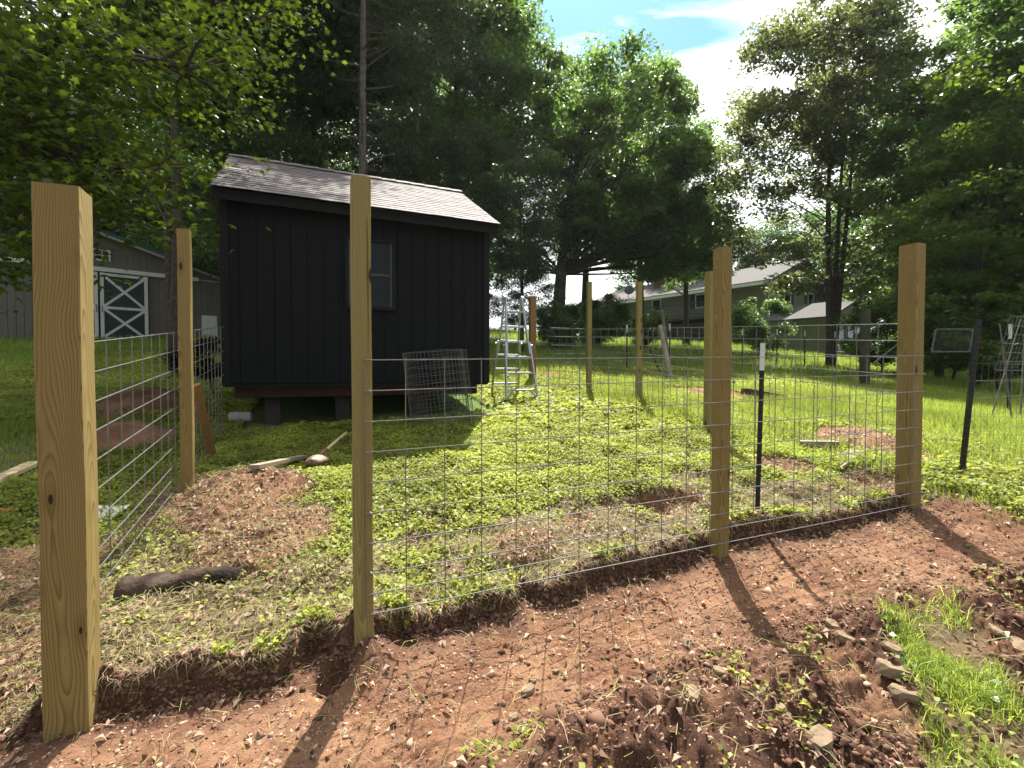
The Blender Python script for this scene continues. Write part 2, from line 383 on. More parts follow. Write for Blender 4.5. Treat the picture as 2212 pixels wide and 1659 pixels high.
# ------------------------------------------------------------ ground sheet
def axis(lo, hi, step, far, g):
    a = list(np.arange(lo, hi + 1e-6, step)); s = step
    while a[-1] < far: s *= g; a.append(a[-1] + s)
    s = step; b = [lo]
    while b[-1] > -far: s *= g; b.append(b[-1] - s)
    return np.array(sorted(set(b[1:] + a)))
xs = axis(-2.6, 4.4, .0125, 420, 1.035)
ys = axis(1.25, 4.4, .0115, 420, 1.022)
XX, YY = np.meshgrid(xs, ys)
ZZ = gh(XX, YY) + EYE
DD = dirt_of(XX, YY)
nx, ny = len(xs), len(ys)
idx = np.arange(nx * ny).reshape(ny, nx)
fc = np.stack([idx[:-1, :-1], idx[:-1, 1:], idx[1:, 1:], idx[1:, :-1]], -1).reshape(-1, 4)
def ground_mat():
    m, nt, out = new_mat('ground_soil_and_turf'); h = N(nt)
    tc = h.n('ShaderNodeTexCoord').outputs['Object']
    dm = h.n('ShaderNodeAttribute', attribute_name='dirt').outputs['Fac']
    n1 = h.noise(tc, 1.3, 5); n2 = h.noise(tc, 9, 6, .65); n3 = h.noise(tc, 60, 5, .7); n4 = h.noise(tc, 260, 3, .7)
    clay = h.ramp(n1, [(.3, (.115, .052, .029)), (.5, (.185, .090, .050)), (.7, (.26, .148, .088))])
    clay = h.mix(h.ramp(n2, [(.35, 0.), (.7, .55)]), clay, (.105, .05, .032))
    clay = h.mix(h.ramp(n3, [(.55, 0.), (.75, .6)]), clay, (.38, .25, .165))
    clay = h.mix(h.ramp(n4, [(.64, 0.), (.72, .5)]), clay, (.36, .26, .18))
    vor = h.n('ShaderNodeTexVoronoi', feature='DISTANCE_TO_EDGE'); h.l(tc, vor.inputs['Vector']); vor.inputs['Scale'].default_value = 34.
    clay = h.mix(h.ramp(vor.outputs['Distance'], [(.0, .55), (.10, 0.)]), clay, (.05, .026, .018))
    n0 = h.noise(tc, 3.4, 5, .65); clay = h.mix(h.ramp(n0, [(.45, 0.), (.62, .65)]), clay, (.27, .15, .085))
    turf = h.ramp(n2, [(.3, (.075, .055, .03)), (.55, (.13, .10, .05)), (.75, (.09, .12, .03))])
    geo = h.n('ShaderNodeNewGeometry').outputs['Position']; sp = h.n('ShaderNodeSeparateXYZ'); h.l(geo, sp.inputs[0])
    fz = h.ramp(h.math('DIVIDE', sp.outputs[1], 60.), [(.08, 0.), (.16, 1.)])
    tg = h.ramp(n2, [(.3, (.045, .09, .018)), (.7, (.10, .19, .03))])
    turf = h.mix(fz, turf, tg)
    mo = h.n('ShaderNodeAttribute', attribute_name='moist_shade').outputs['Fac']
    dark = h.ramp(n3, [(.35, (.03, .014, .010)), (.65, (.095, .048, .031))])
    clay = h.mix(h.math('MULTIPLY', mo, .95), clay, dark)
    c = h.mix(dm, turf, clay)
    p = h.n('ShaderNodeBsdfPrincipled'); h.l(c, p.inputs['Base Color']); p.inputs['Roughness'].default_value = .95; p.inputs['Specular IOR Level'].default_value = .15
    hh = h.math('ADD', n3, h.math('MULTIPLY', n4, .4))
    h.l(bump(h, hh, .7, .02), p.inputs['Normal']); h.l(p.outputs[0], out.inputs[0]); return m
gme = arr_mesh('ground', np.stack([XX, YY, ZZ], -1).reshape(-1, 3), fc, ground_mat(), smooth=True)
u_, v_ = uv(XX, YY)
moist_shade = (1 - sst(1.45, 2.05, v_ + .5 * (fbm(u_ * 1.4, v_ * 1.4, 3, 7) - .5))) * (.35 + .65 * sst(.4, .6, fbm(XX * 3.1, YY * 3.1, 4, 131))) + .9 * np.exp(-((v_ - bank_v(u_) + .05) / .14) ** 2)  # damp spoil in patches; last term paints the bank face's shade into the colour
for (mx, my, r, hh) in MOUNDS[:6]: moist_shade = np.maximum(moist_shade, .5 * (((XX - mx) ** 2 + (YY - my) ** 2) < (r * 1.1) ** 2) * sst(.4, .6, fbm(XX * 4, YY * 4, 3, 3)))
am = gme.attributes.new('moist_shade', 'FLOAT', 'POINT'); am.data.foreach_set('value', np.clip(moist_shade, 0, 1).ravel().astype(np.float32))
at_ = gme.attributes.new('dirt', 'FLOAT', 'POINT'); at_.data.foreach_set('value', DD.ravel().astype(np.float32))
tag(link('ground', gme), kind='structure')

# ------------------------------------------------------------ scatter helpers
def leaves(P, size, up=.5, shape='leaf', aspect=.6, nrm=None, fold=.25):
    """P (n,3); returns V, F, for small folded leaf quads / stars"""
    n = len(P)
    nv = rng.normal(size=(n, 3)) * (1 - up); nv[:, 2] = np.abs(nv[:, 2]) + up * 1.2
    if nrm is not None: nv = nv + nrm
    nv /= np.linalg.norm(nv, axis=1)[:, None] + 1e-9
    t = rng.normal(size=(n, 3)); t -= nv * (t * nv).sum(1)[:, None]; t /= np.linalg.norm(t, axis=1)[:, None] + 1e-9
    b = np.cross(nv, t)
    s = (size * (.6 + .8 * rng.random(n)))[:, None]
    if shape == 'leaf':
        v0 = P - t * s * .5; v2 = P + t * s * .5 - nv * s * fold * .3
        v1 = P + b * s * aspect * .5 + nv * s * fold * .5; v3 = P - b * s * aspect * .5 + nv * s * fold * .5
        V = np.stack([v0, v1, v2, v3], 1).reshape(-1, 3); Fc = np.arange(4 * n).reshape(-1, 4)
        return V, Fc, 1
    k = 10; A = np.array([0, 36, 62, 95, 125, 180, 235, 265, 298, 324]) * math.pi / 180
    Rr = np.array([.62, .3, .58, .26, .42, .18, .42, .26, .58, .3])
    vs = [P]
    for a, r in zip(A, Rr): vs.append(P + (t * math.cos(a) + b * math.sin(a)) * s * r - nv * s * r * r * .5)
    V = np.stack(vs, 1).reshape(-1, 3); base = np.arange(n)[:, None] * (k + 1)
    tri = np.array([[0, i + 1, (i + 1) % k + 1] for i in range(k)])
    Fc = (base[:, :, None] + tri[None]).reshape(-1, 3)
    return V, Fc, k
def blades(P, hgt, width, lean=.35, nseg=2):
    n = len(P); a = rng.random(n) * 2 * math.pi; d = np.stack([np.cos(a), np.sin(a), 0 * a], 1)
    a2 = rng.random(n) * 2 * math.pi; l = np.stack([np.cos(a2), np.sin(a2), 0 * a2], 1) * (lean * rng.random(n))[:, None]
    H = (hgt * (.5 + rng.random(n)))[:, None]; w = width * d
    up = np.array([[0, 0, 1.]])
    m = P + (up + l) * H * .55; tp = P + up * H * (1 - .3 * np.linalg.norm(l, axis=1))[:, None] + l * H * 1.7
    V = np.stack([P - w, P + w, m + w * .7, m - w * .7, tp], 1).reshape(-1, 3)
    b = np.arange(n)[:, None] * 5
    q = np.concatenate([b + np.array([[0, 1, 2]]), b + np.array([[0, 2, 3]]), b + np.array([[3, 2, 4]])], 1).reshape(-1, 3)
    return V, q, 3
def scatter(n, x0, x1, y0, y1, dens):
    X = x0 + (x1 - x0) * rng.random(n); Y = y0 + (y1 - y0) * rng.random(n)
    k = rng.random(n) < dens(X, Y); X = X[k]; Y = Y[k]
    # keep clear of the frustum edges to save memory, with a wide margin for other viewpoints
    k = np.abs(X) < Y * 1.15 + 1.4
    return X[k], Y[k]
def on_ground(X, Y, dz=0.): return np.stack([X, Y, gh(X, Y) + EYE + dz], 1)
def stuff(name, parts, mat, rn, label, cat):
    V, Fc, k = parts
    r = np.repeat(rn, k) if k > 1 else rn
    o = link(name, arr_mesh(name, V, Fc, mat, r)); tag(o, label, cat, kind='stuff'); return o
def inside_m(X, Y):
    u, v = uv(X, Y); return sst(-.02, .03, v - bank_v(u))
def nobuild(X, Y):           # not under the shed
    u, v = uv(X, Y); return 1 - ((u > -.9) & (u < 2.75) & (v > 7.2) & (v < 10.9))

# low leafy weeds
def d_weed(X, Y):
    n = fbm(X * 1.5, Y * 1.5, 4, 61); u, v = uv(X, Y)
    n2 = fbm(X * 5, Y * 5, 3, 63); near = sst(2.7, 4.3, v + (n - .5) * 2.4 - 1.2 * (1 - sst(-.6, 1.0, u + (n2 - .5) * 1.6)))
    n3 = fbm(X * 11, Y * 11, 2, 67)
    return (1 - dirt_of(X, Y)) * (.10 + .90 * near) * sst(.46, .62, .45 * n + .3 * n2 + .25 * n3 + .17 * near) * nobuild(X, Y)
X, Y = scatter(560000, -4.5, 6.5, 1.6, 7.5, d_weed)
stuff('leafy_weeds', leaves(on_ground(X, Y, .012 + .06 * rng.random(len(X)) ** 1.5), .028, .5, aspect=.85), M['weed'], np.clip(fbm(X * 2, Y * 2, 3, 9) * .9 + rng.random(len(X)) * .35 - .15, 0, 1), 'low yellow green leafy weeds covering the plot inside the wire fence', 'weeds')
X, Y = scatter(150000, -12, 12, 6.5, 15, lambda X, Y: (1 - dirt_of(X, Y)) * nobuild(X, Y) * .9)
stuff('field_weeds', leaves(on_ground(X, Y, .03 + .05 * rng.random(len(X))), .075, .5, aspect=.8), M['weed'], np.clip(fbm(X * 1.2, Y * 1.2, 3, 9) * .8 + rng.random(len(X)) * .4 - .15, 0, 1), 'low leafy weeds in the grass around and beyond the ladder', 'weeds')
# grass
def d_grass(X, Y):
    u, v = uv(X, Y); n = fbm(X * .8, Y * .8, 3, 71)
    right = sst(4.6, 5.6, u + (n - .5)) ; far = sst(7.6, 9, v)
    lf = (1 - sst(-1.6, -1.2, u)) * sst(4.2, 5, v)
    return (1 - dirt_of(X, Y)) * np.clip(np.maximum(np.maximum(right, far * .8), lf) + .05, 0, 1) * (.35 + .65 * sst(.35, .6, n)) * nobuild(X, Y)
X, Y = scatter(420000, -8, 11, 2.6, 11, d_grass)
hg = (.06 + .13 * fbm(X * .7, Y * .7, 3, 77) * (X > 1.5) + .03) * (.35 + .65 * sst(3.5, 7, Y))
stuff('grass', blades(on_ground(X, Y), hg, .0045), M['grass'], np.clip(fbm(X * 1.1, Y * 1.1, 3, 19) * .8 + rng.random(len(X)) * .4 - .15, 0, 1), 'bright green grass growing around the fenced plot', 'grass')
X, Y = scatter(330000, -26, 30, 10.5, 34, lambda X, Y: nobuild(X, Y) * np.clip(12 / Y, .25, 1))
stuff('field_grass', blades(on_ground(X, Y), .06 + .006 * Y, .010), M['grass'], np.clip(fbm(X * .5, Y * .5, 3, 19) * .8 + rng.random(len(X)) * .4 - .15, 0, 1), 'sunlit meadow grass rising toward the long house', 'grass')
X, Y = scatter(90000, 2.6, 8.5, 2.2, 7.5, lambda X, Y: (1 - dirt_of(X, Y)) * (uv(X, Y)[0] > 4.8) * sst(.4, .6, fbm(X * 2, Y * 2, 3, 65)))
stuff('tall_weeds', leaves(on_ground(X, Y, .02 + .10 * rng.random(len(X))), .038, .5, aspect=.8), M['weed'], np.clip(fbm(X * 2, Y * 2, 3, 9) * .8 + rng.random(len(X)) * .4 - .15, 0, 1), 'leafy weeds growing thickly right of the corner post', 'weeds')
# right foreground grass strip
def d_strip(X, Y):
    n = fbm(X * 3, Y * 3, 3, 91); return np.clip(1 - dirt_of(X, Y), 0, 1) * (1 - inside_m(X, Y)) * sst(.38, .62, n) * (X > .9) * .8
X, Y = scatter(150000, .9, 4.5, 1.2, 3.4, d_strip)
stuff('foreground_grass', blades(on_ground(X, Y), .075, .0022, .8), M['grass'], rng.random(len(X)), 'thin green grass strip crossing the bare soil at the right', 'grass')
X, Y = scatter(9000, .9, 4.5, 1.2, 3.4, lambda X, Y: d_strip(X, Y) * .5)
stuff('foreground_weeds', leaves(on_ground(X, Y, .04), .03, .6, aspect=.9), M['leaf_bright'], rng.random(len(X)), 'small broad leaves growing among the grass strip at the right', 'weeds')
def d_fw(X, Y):
    n = fbm(X * 2.6, Y * 2.6, 3, 97); u, v = uv(X, Y)
    return dirt_of(X, Y) * sst(.60, .72, n) * (v < 1.75)
X, Y = scatter(16000, -2.6, 3.2, 1.2, 3.2, d_fw)
stuff('sprouting_weeds', leaves(on_ground(X, Y, .02), .024, .6, aspect=.9), M['weed'], rng.random(len(X)), 'small green sprouts scattered on the loose brown soil', 'weeds')
# dry straw, roots and cut stems
def d_straw(X, Y):
    u, v = uv(X, Y); n = fbm(X * 2.2, Y * 2.2, 3, 81)
    bank = np.exp(-(np.clip(v - bank_v(u), 0, 9) / (1.3 + .7 * (1 - sst(-.4, .9, u + (n - .5) * 1.5)))) ** 2) * inside_m(X, Y)
    return np.clip(bank * (.35 + n) + .025 * dirt_of(X, Y) + .05, 0, 1) * nobuild(X, Y)
def sticks(P, L, w):
    n = len(P); a = rng.random(n) * 2 * math.pi; tz = rng.normal(size=n) * .22
    d = np.stack([np.cos(a), np.sin(a), tz], 1); s = np.stack([-np.sin(a), np.cos(a), 0 * a], 1) * w
    Ln = (L * (.4 + 1.2 * rng.random(n)))[:, None]; c = s / w * Ln * (rng.normal(size=n) * .14)[:, None]
    up = np.array([[0, 0, 1.]]) * (w * .6)
    p0 = P - d * Ln / 2; p1 = P + c + np.array([[0, 0, 1.]]) * Ln * .10; p2 = P + d * Ln / 2
    V = np.stack([p0 - s, p0 + s, p1 + s, p1 - s + up, p2], 1).reshape(-1, 3); b = np.arange(n)[:, None] * 5
    return V, np.concatenate([b + np.array([[0, 1, 2]]), b + np.array([[0, 2, 3]]), b + np.array([[3, 2, 4]])], 1).reshape(-1, 3), 3
X, Y = scatter(100000, -3.8, 5.6, 1.3, 5.0, d_straw)
stuff('dry_straw', sticks(on_ground(X, Y, .012), .075, .0013), M['straw'], rng.random(len(X)), 'dry straw and root threads lying along the cut bank', 'straw')
X, Y = scatter(60000, -3.8, 5.6, 1.6, 6, lambda X, Y: d_straw(X, Y) * .6)
stuff('pale_stems', sticks(on_ground(X, Y, .03), .10, .0012), M['weed2'], rng.random(len(X)), 'pale green trailing stems of the weeds on the bank', 'weeds')
X, Y = scatter(34000, -3.8, 5.6, 1.2, 6, lambda X, Y: np.clip(d_straw(X, Y) * .9 + .05, 0, 1))
stuff('leaf_litter', leaves(on_ground(X, Y, .010), .036, .45, aspect=.5, fold=.6), M['litter'], rng.random(len(X)), 'brown dead leaves scattered over soil and bank', 'leaf litter')
u_ = rng.uniform(-1.1, 4.9, 9000); k_ = rng.random(9000) < sst(.45, .7, fbm(u_ * 7, u_ * 0, 3, 77)); u_ = u_[k_]; X, Y = xy(u_, bank_v(u_) + np.abs(rng.normal(size=len(u_))) * .08 - .008)
stuff('lip_weeds', leaves(on_ground(X, Y, .005 + .05 * rng.random(len(X))), .026, .3, aspect=.8), M['weed'], rng.random(len(X)), 'weeds drooping over the lip of the cut bank', 'weeds')
# roots hanging over the cut bank
n_ = 1300; u_ = rng.uniform(-1., 5., n_); e_ = bank_v(u_) + rng.uniform(-.015, .05, n_); X, Y = xy(u_, e_)
P = on_ground(X, Y, .0); P[:, 2] = EYE + gh(*xy(u_, e_ + .06)) + .01
out_ = np.stack([np.full(n_, SP), np.full(n_, -CP), np.zeros(n_)], 1); s_ = np.stack([np.full(n_, CP), np.full(n_, SP), np.zeros(n_)], 1) * .0011
Lh_ = (.015 + .13 * rng.random(n_) ** 3)[:, None]; sw = s_ / .0011 * (rng.normal(size=n_) * .04)[:, None]
p1 = P + out_ * (.02 + .03 * rng.random((n_, 1))) + sw * .5; p2 = p1 + np.array([[0, 0, -1.]]) * Lh_ + sw + out_ * .01
V = np.stack([P - s_, P + s_, p1 + s_, p1 - s_, p2], 1).reshape(-1, 3); b_ = np.arange(n_)[:, None] * 5
stuff('hanging_roots', (V, np.concatenate([b_ + np.array([[0, 1, 2]]), b_ + np.array([[0, 2, 3]]), b_ + np.array([[3, 2, 4]])], 1).reshape(-1, 3), 3), M['straw'], rng.random(n_), 'fine roots and straw hanging over the cut bank', 'roots')
# pebbles and clods
def rocks(P, size, mat_, nm, lab, cat):
    n = len(P)
    ico = np.array([(0, 0, 1), (.87, 0, .3), (.27, .83, .25), (-.7, .5, .35), (-.7, -.5, .2), (.27, -.83, .35), (.6, .5, -.5), (-.4, .7, -.5), (-.8, 0, -.5), (-.2, -.8, -.5), (.7, -.5, -.5)], float)
    tri = np.array([(0, 1, 2), (0, 2, 3), (0, 3, 4), (0, 4, 5), (0, 5, 1), (1, 6, 2), (2, 6, 7), (2, 7, 3), (3, 7, 8), (3, 8, 4), (4, 8, 9), (4, 9, 5), (5, 9, 10), (5, 10, 1), (1, 10, 6)])
    s = size * np.exp(rng.normal(size=n) * .45); sc = np.stack([s * (.7 + .6 * rng.random(n)), s * (.6 + .5 * rng.random(n)), s * (.35 + .5 * rng.random(n))], 1)
    a = rng.random(n) * 6.28; ca, sa = np.cos(a)[:, None], np.sin(a)[:, None]
    V = ico[None] * sc[:, None] * (1 + .36 * rng.normal(size=(n, 11, 1)))
    Vx = V[:, :, 0] * ca - V[:, :, 1] * sa; Vy = V[:, :, 0] * sa + V[:, :, 1] * ca
    V = np.stack([Vx, Vy, V[:, :, 2]], -1) + P[:, None]
    Fc = (np.arange(n)[:, None, None] * 11 + tri[None]).reshape(-1, 3)
    return stuff(nm, (V.reshape(-1, 3), Fc, 15), mat_, rng.random(n), lab, cat)
X, Y = scatter(42000, -3.4, 4.8, 1.2, 5, lambda X, Y: dirt_of(X, Y) * (.15 + .85 * sst(.45, .65, fbm(X * 2, Y * 2, 3, 101))))
rocks(on_ground(X, Y), .0048, M['pebble'], 'gravel', 'small pale stones scattered over the bare soil', 'gravel')
u_ = rng.uniform(-1.2, 5., 9000); X, Y = xy(u_, bank_v(u_) + rng.normal(size=9000) * .022 - .012)
rocks(on_ground(X, Y), .0085, M['clod'], 'bank_soil', 'crumbling soil lumps on the face of the cut bank', 'soil')
X, Y = scatter(110000, -3.4, 4.8, 1.2, 4.5, lambda X, Y: dirt_of(X, Y) * (.10 + .9 * (uv(X, Y)[1] < 1.85) * sst(.42, .6, fbm(X * 2.4, Y * 2.4, 3, 111))))
rocks(on_ground(X, Y), .007, M['clod'], 'soil_clods', 'crumbly brown clods of dug soil in front of the fence', 'soil')

X, Y = scatter(3600, -3.4, 4.8, 1.2, 3.2, lambda X, Y: dirt_of(X, Y) * (uv(X, Y)[1] < 1.8) * sst(.45, .6, fbm(X * 2.4, Y * 2.4, 3, 111)))
rocks(on_ground(X, Y, .001), .013, M['clod'], 'soil_lumps', 'larger lumps of dug brown soil nearest the camera', 'soil')
X, Y = scatter(1500, -3.4, 4.8, 1.2, 4.2, lambda X, Y: dirt_of(X, Y) * (.25 + .75 * sst(.5, .65, fbm(X * 1.6, Y * 1.6, 3, 141))))
rocks(on_ground(X, Y), .011, M['pebble'], 'loose_stones', 'pale chips of stone mixed into the bare soil', 'gravel')
# ------------------------------------------------------------ fence posts
def square_post(px, base_xy, w, ztop, zbase, label, mat, rz=PHI, lean=(0, 0)):
    X, Y = base_xy
    H = ztop - zbase + .25
    m = MB(); n = 14
    hw = w / 2; ch = .004
    ring = [(-hw + ch, -hw), (hw - ch, -hw), (hw, -hw + ch), (hw, hw - ch), (hw - ch, hw), (-hw + ch, hw), (-hw, hw - ch), (-hw, -hw + ch)]
    ph = random.random() * 6
    for i in range(n + 1):
        z = -.25 + H * i / n; ox = .0015 * math.sin(i * .9 + ph); oy = .0015 * math.cos(i * .7 + ph)
        for (x, y) in ring: m.v.append((x + ox, y + oy, z + (x * .03 if i == n else 0)))
    for i in range(n):
        for j in range(8):
            k = (j + 1) % 8; m.f.append((i * 8 + j, i * 8 + k, (i + 1) * 8 + k, (i + 1) * 8 + j))
    m.f.append(tuple(n * 8 + j for j in range(8)))
    m.f.append(tuple(range(8))[::-1])
    o = m.build('fence_post', mat)
    o.location = (X, Y, zbase); o.rotation_euler = (lean[0], lean[1], rz)
    return tag(o, label, 'fence post', 'square wooden fence posts')
GP = 'square wooden fence posts'
Axy = xy(-.94, 2.545); Cxy = xy(.228, 2.53); Dxy = xy(2.62, 2.53); Exy = xy(4.80, 2.545); Bxy = xy(-.975, 4.76)
square_post(148, Axy, .146, at(120, 410, Axy[1]).z, EYE - 1.52, 'thick square wooden corner post, the nearest and largest one, far left of the photo', M['post'], rz=R(24))
square_post(785, Cxy, .092, at(785, 387, Cxy[1]).z, EYE - 1.37, 'slim knotty post before the black shed, at the left end of the front wire grid', M['post_green'])
square_post(1565, Dxy, .088, at(1565, 537, Dxy[1]).z, EYE - 1.31, 'square post halfway along the front wire panel, left of the white tipped steel stake', M['post'])
square_post(1975, Exy, .135, at(1985, 529, Exy[1]).z, EYE - 1.21, 'thick square corner post at the right end of the front wire panel', M['post'], rz=R(23))
square_post(400, Bxy, .089, at(400, 497, Bxy[1]).z, EYE - 1.0, 'square post with a brown board leaning on it, left of the black shed', M['post'])
for (px, yt, yb, Y, w, lab, mt, rz) in [
        (1531, 587, 909, 6.4, .10, 'greenish post standing directly behind the post in the middle of the front panel', 'post_green', 24),
        (1379, 609, 884, 8.65, .089, 'slender post with dark knots right of the other slender one beyond the ladder', 'post_green', 10),
        (1272, 609, 862, 9.9, .089, 'slender post standing in grass between the ladder and the next greenish post', 'post_green', 14),
        (1150, 641, 826, 11.2, .14, 'thick brown corner post just behind the aluminium ladder', 'board', 20)]:
    p = at(px, yb, Y); g = gz(p.x, p.y)
    square_post(px, (p.x, p.y), w, at(px, yt, Y).z, min(g, p.z) - .02, lab, M[mt], R(rz))

# ------------------------------------------------------------ welded wire panels
def wire_panel(name, P0, P1, z0, z1, length_step, mat, label, rad=.003, over=.0, rows=None, sag=0.):
    """P0,P1 = xy ends; z0,z1 = top height at both ends"""
    rows = rows or [0, .152, .305, .457, .61, .762, .914, 1.067, 1.168, 1.27]
    P0 = Vector(P0); P1 = Vector(P1); L = (P1 - P0).length; m = MB(); d = (P1 - P0) / L; nrm = Vector((d.y, -d.x))
    nseg = 8
    for i, r in enumerate(rows):
        pts = []
        for k in range(nseg + 1):
            t = k / nseg; p = P0 + (P1 - P0) * t + nrm * (.004 * math.sin(t * 7 + i)) ; pts.append((p.x, p.y, z0 + (z1 - z0) * t - r + sag * math.sin(t * math.pi)))
        m.tube(pts, rad, 6)
    k = 0; x = over
    while x <= L + 1e-4:
        t = x / L; p = P0 + (P1 - P0) * t - nrm * (rad * 1.8) + nrm * (.004 * math.sin(t * 7)); zt = z0 + (z1 - z0) * t + sag * math.sin(t * math.pi); j = d * (random.uniform(-1, 1) * .003)
        m.tube([(p.x, p.y, zt + .012), (p.x + j.x, p.y + j.y, zt - .6), (p.x, p.y, zt - rows[-1] - .008)], rad * .95, 6)
        x += length_step
    o = m.build(name, mat); tag(o, label, 'mesh fence', 'welded wire fence panels'); return o
PN = .203
wire_panel('mesh_fence', xy(.235, 2.468), xy(4.85, 2.462), EYE + .062, EYE + .145, PN, M['galv'], 'galvanised wire grid panel across the front, between the knotty post and the right corner post')
wire_panel('mesh_fence', xy(-1.03, 2.60), xy(-1.045, 7.12), EYE + .105, EYE + .585, PN, M['galv'], 'galvanised wire grid panel running from the nearest corner post back to the shed corner', over=.06, rad=.0036)
Pe = xy(4.87, 2.65); Pi = at(1535, 800, 6.45); Pg = at(1383, 800, 8.7); Ph = at(1158, 800, 11.2)
wire_panel('mesh_fence', Pe, (Pi.x + .1, Pi.y + .05), at(1960, 699, 4.3).z, at(1560, 706, 6.45).z, PN, M['galv'], 'wire grid panel running back from the right corner post to the greenish post', rad=.0034)
wire_panel('mesh_fence', (Pi.x + .1, Pi.y + .08), (Pg.x + .06, Pg.y + .05), at(1560, 706, 6.5).z, at(1383, 709, 8.7).z, PN, M['galv'], 'wire grid panel in the grass between the greenish post and the knotty slender post', rad=.0042)
wire_panel('mesh_fence', (Pg.x + .06, Pg.y + .08), (Ph.x + .05, Ph.y - .02), at(1383, 709, 8.75).z, at(1158, 712, 11.2).z, PN, M['galv'], 'farthest wire grid panel, ending at the thick brown post behind the ladder', rad=.0046)
# staples holding the front panel
def staple(p, label):
    m = MB(); r = .0022
    m.tube([(p.x, p.y, p.z - .012), (p.x, p.y - .008, p.z - .010), (p.x, p.y - .010, p.z), (p.x, p.y - .008, p.z + .010), (p.x, p.y, p.z + .012)], r, 6)
    m.tube([(p.x, p.y + .004, p.z), (p.x, p.y - .007, p.z)], .0085, 8)
    o = m.build('staple', M['galv']); return tag(o, label, 'staple', 'staples and washers pinning the wire to the posts')
for k, (u, v, zz, lab) in enumerate([(.262, 2.462, -.095, 'upper steel fastener pinning the wire to the knotty post before the shed'), (.262, 2.462, -.70, 'middle steel fastener pinning the wire to the knotty post before the shed'),
                      (.262, 2.462, -1.0, 'lower steel fastener pinning the wire to the knotty post before the shed'), (2.655, 2.46, -.06, 'upper steel fastener on the post halfway along the front panel'), (2.655, 2.46, -.68, 'middle steel fastener on the post halfway along the front panel')]):
    X_, Y_ = xy(u, v); staple(Vector((X_, Y_ - .006, EYE + zz)), lab)

# ------------------------------------------------------------ black shed
SH = empty('garden_shed', (-3.72, 6.19, EYE - .143), R(24))
tag(SH, 'charcoal black garden shed on blocks with grey shingle roof', 'shed')
L, W, Hh = 3.66, 3.7, 2.55
def SZ(h): return h
m = MB(); nb = 18; bw = L / nb
m.b2(.012, L - .012, .014, .03, .0, Hh - .05)
for i in range(nb):
    wob = random.uniform(0, .0015)
    m.b2(i * bw + .004, (i + 1) * bw - .004, .0 - wob, .013, .0, Hh - .08)
o = m.build('wall', M['siding'], SH, bevel=.002)
m = MB(); m.b2(0, .015, .03, W, 0, Hh - .05); m.b2(L - .015, L, .03, W, 0, Hh - .05); m.b2(.02, L - .02, W - .015, W, 0, Hh - .05)
pk = 1.18
m.prism([(0, 0)], 0, 0) if False else None
for x0 in (0.002, L - .017):
    b = len(m.v); ys_ = (.03, W / 2, W); zs = (Hh - .05, Hh + .98, Hh - .05)
    for x in (x0, x0 + .014):
        for y, z in zip(ys_, zs): m.v.append((x, y, z))
    m.f += [(b, b + 1, b + 2), (b + 5, b + 4, b + 3), (b, b + 3, b + 4, b + 1), (b + 1, b + 4, b + 5, b + 2), (b, b + 2, b + 5, b + 3)]
m.build('side_walls', M['siding'], SH)
for xa, xb in ((-.012, .085), (L - .085, L + .012)): m = MB(); m.b2(xa, xb, -.022, -.003, -.02, Hh - .1); m.build('corner_trim', M['siding_trim'], SH, bevel=.002)
m = MB(); m.b2(-.06, L + .09, -.16, -.135, Hh - .24, Hh - .09); m.b2(-.08, L + .1, -.134, .0, Hh - .15, Hh - .13)
m.build('fascia', M['siding_trim'], SH, bevel=.003)
# roof: deck + shingle courses, front and back
ang = math.atan2(1.18, 2.02)
def roof_side(front):
    m = MB(); rn = []
    ey = -.20; ez = Hh - .10; ry = W / 2; rz_ = Hh + 1.09
    d = Vector((0, ry - ey, rz_ - ez)); S = d.length; d.normalize(); nrm = Vector((0, -d.z, d.y))
    x0, x1 = -.08, L + .12
    course = .135; ncs = int(S / course) + 1; ph = 0
    for c in range(ncs):
        s0 = c * course - .015; s1 = min(s0 + course + .05, S)
        x = x0 - random.uniform(0, .25)
        while x < x1:
            w = random.uniform(.14, .34); a = max(x, x0 + random.uniform(-.004, .004)); b = min(x + w - .003, x1 + random.uniform(-.004, .004))
            if b - a > .01:
                t = .003 + random.uniform(0, .003); lo = s0 + random.uniform(-.006, .006)
                q = []
                for (ss, hh) in ((lo, .011), (s1, .003)):
                    for xx in (a, b):
                        p = Vector((0, ey, ez)) + d * ss + nrm * hh
                        q.append((xx, p.y, p.z)); p2 = p + nrm * t; q.append((xx, p2.y, p2.z))
                # order: lo-a-bot,lo-a-top,lo-b-bot,lo-b-top,hi...
                if not front: q = [(v[0], W - v[1], v[2]) for v in q]
                m.add(q, [(0, 2, 3, 1), (1, 3, 7, 5), (0, 1, 5, 4), (2, 6, 7, 3), (4, 5, 7, 6), (0, 4, 6, 2)]); rn += [random.random()] * 6
            x += w
    me = bpy.data.meshes.new('roof'); me.from_pydata(m.v, [], m.f); me.materials.append(M['shingle'])
    at2 = me.attributes.new('rnd', 'FLOAT', 'FACE'); at2.data.foreach_set('value', rn); me.update()
    return link('roof', me, SH)
rf = roof_side(True); roof_side(False)
m = MB(); rn = []
x = -.09
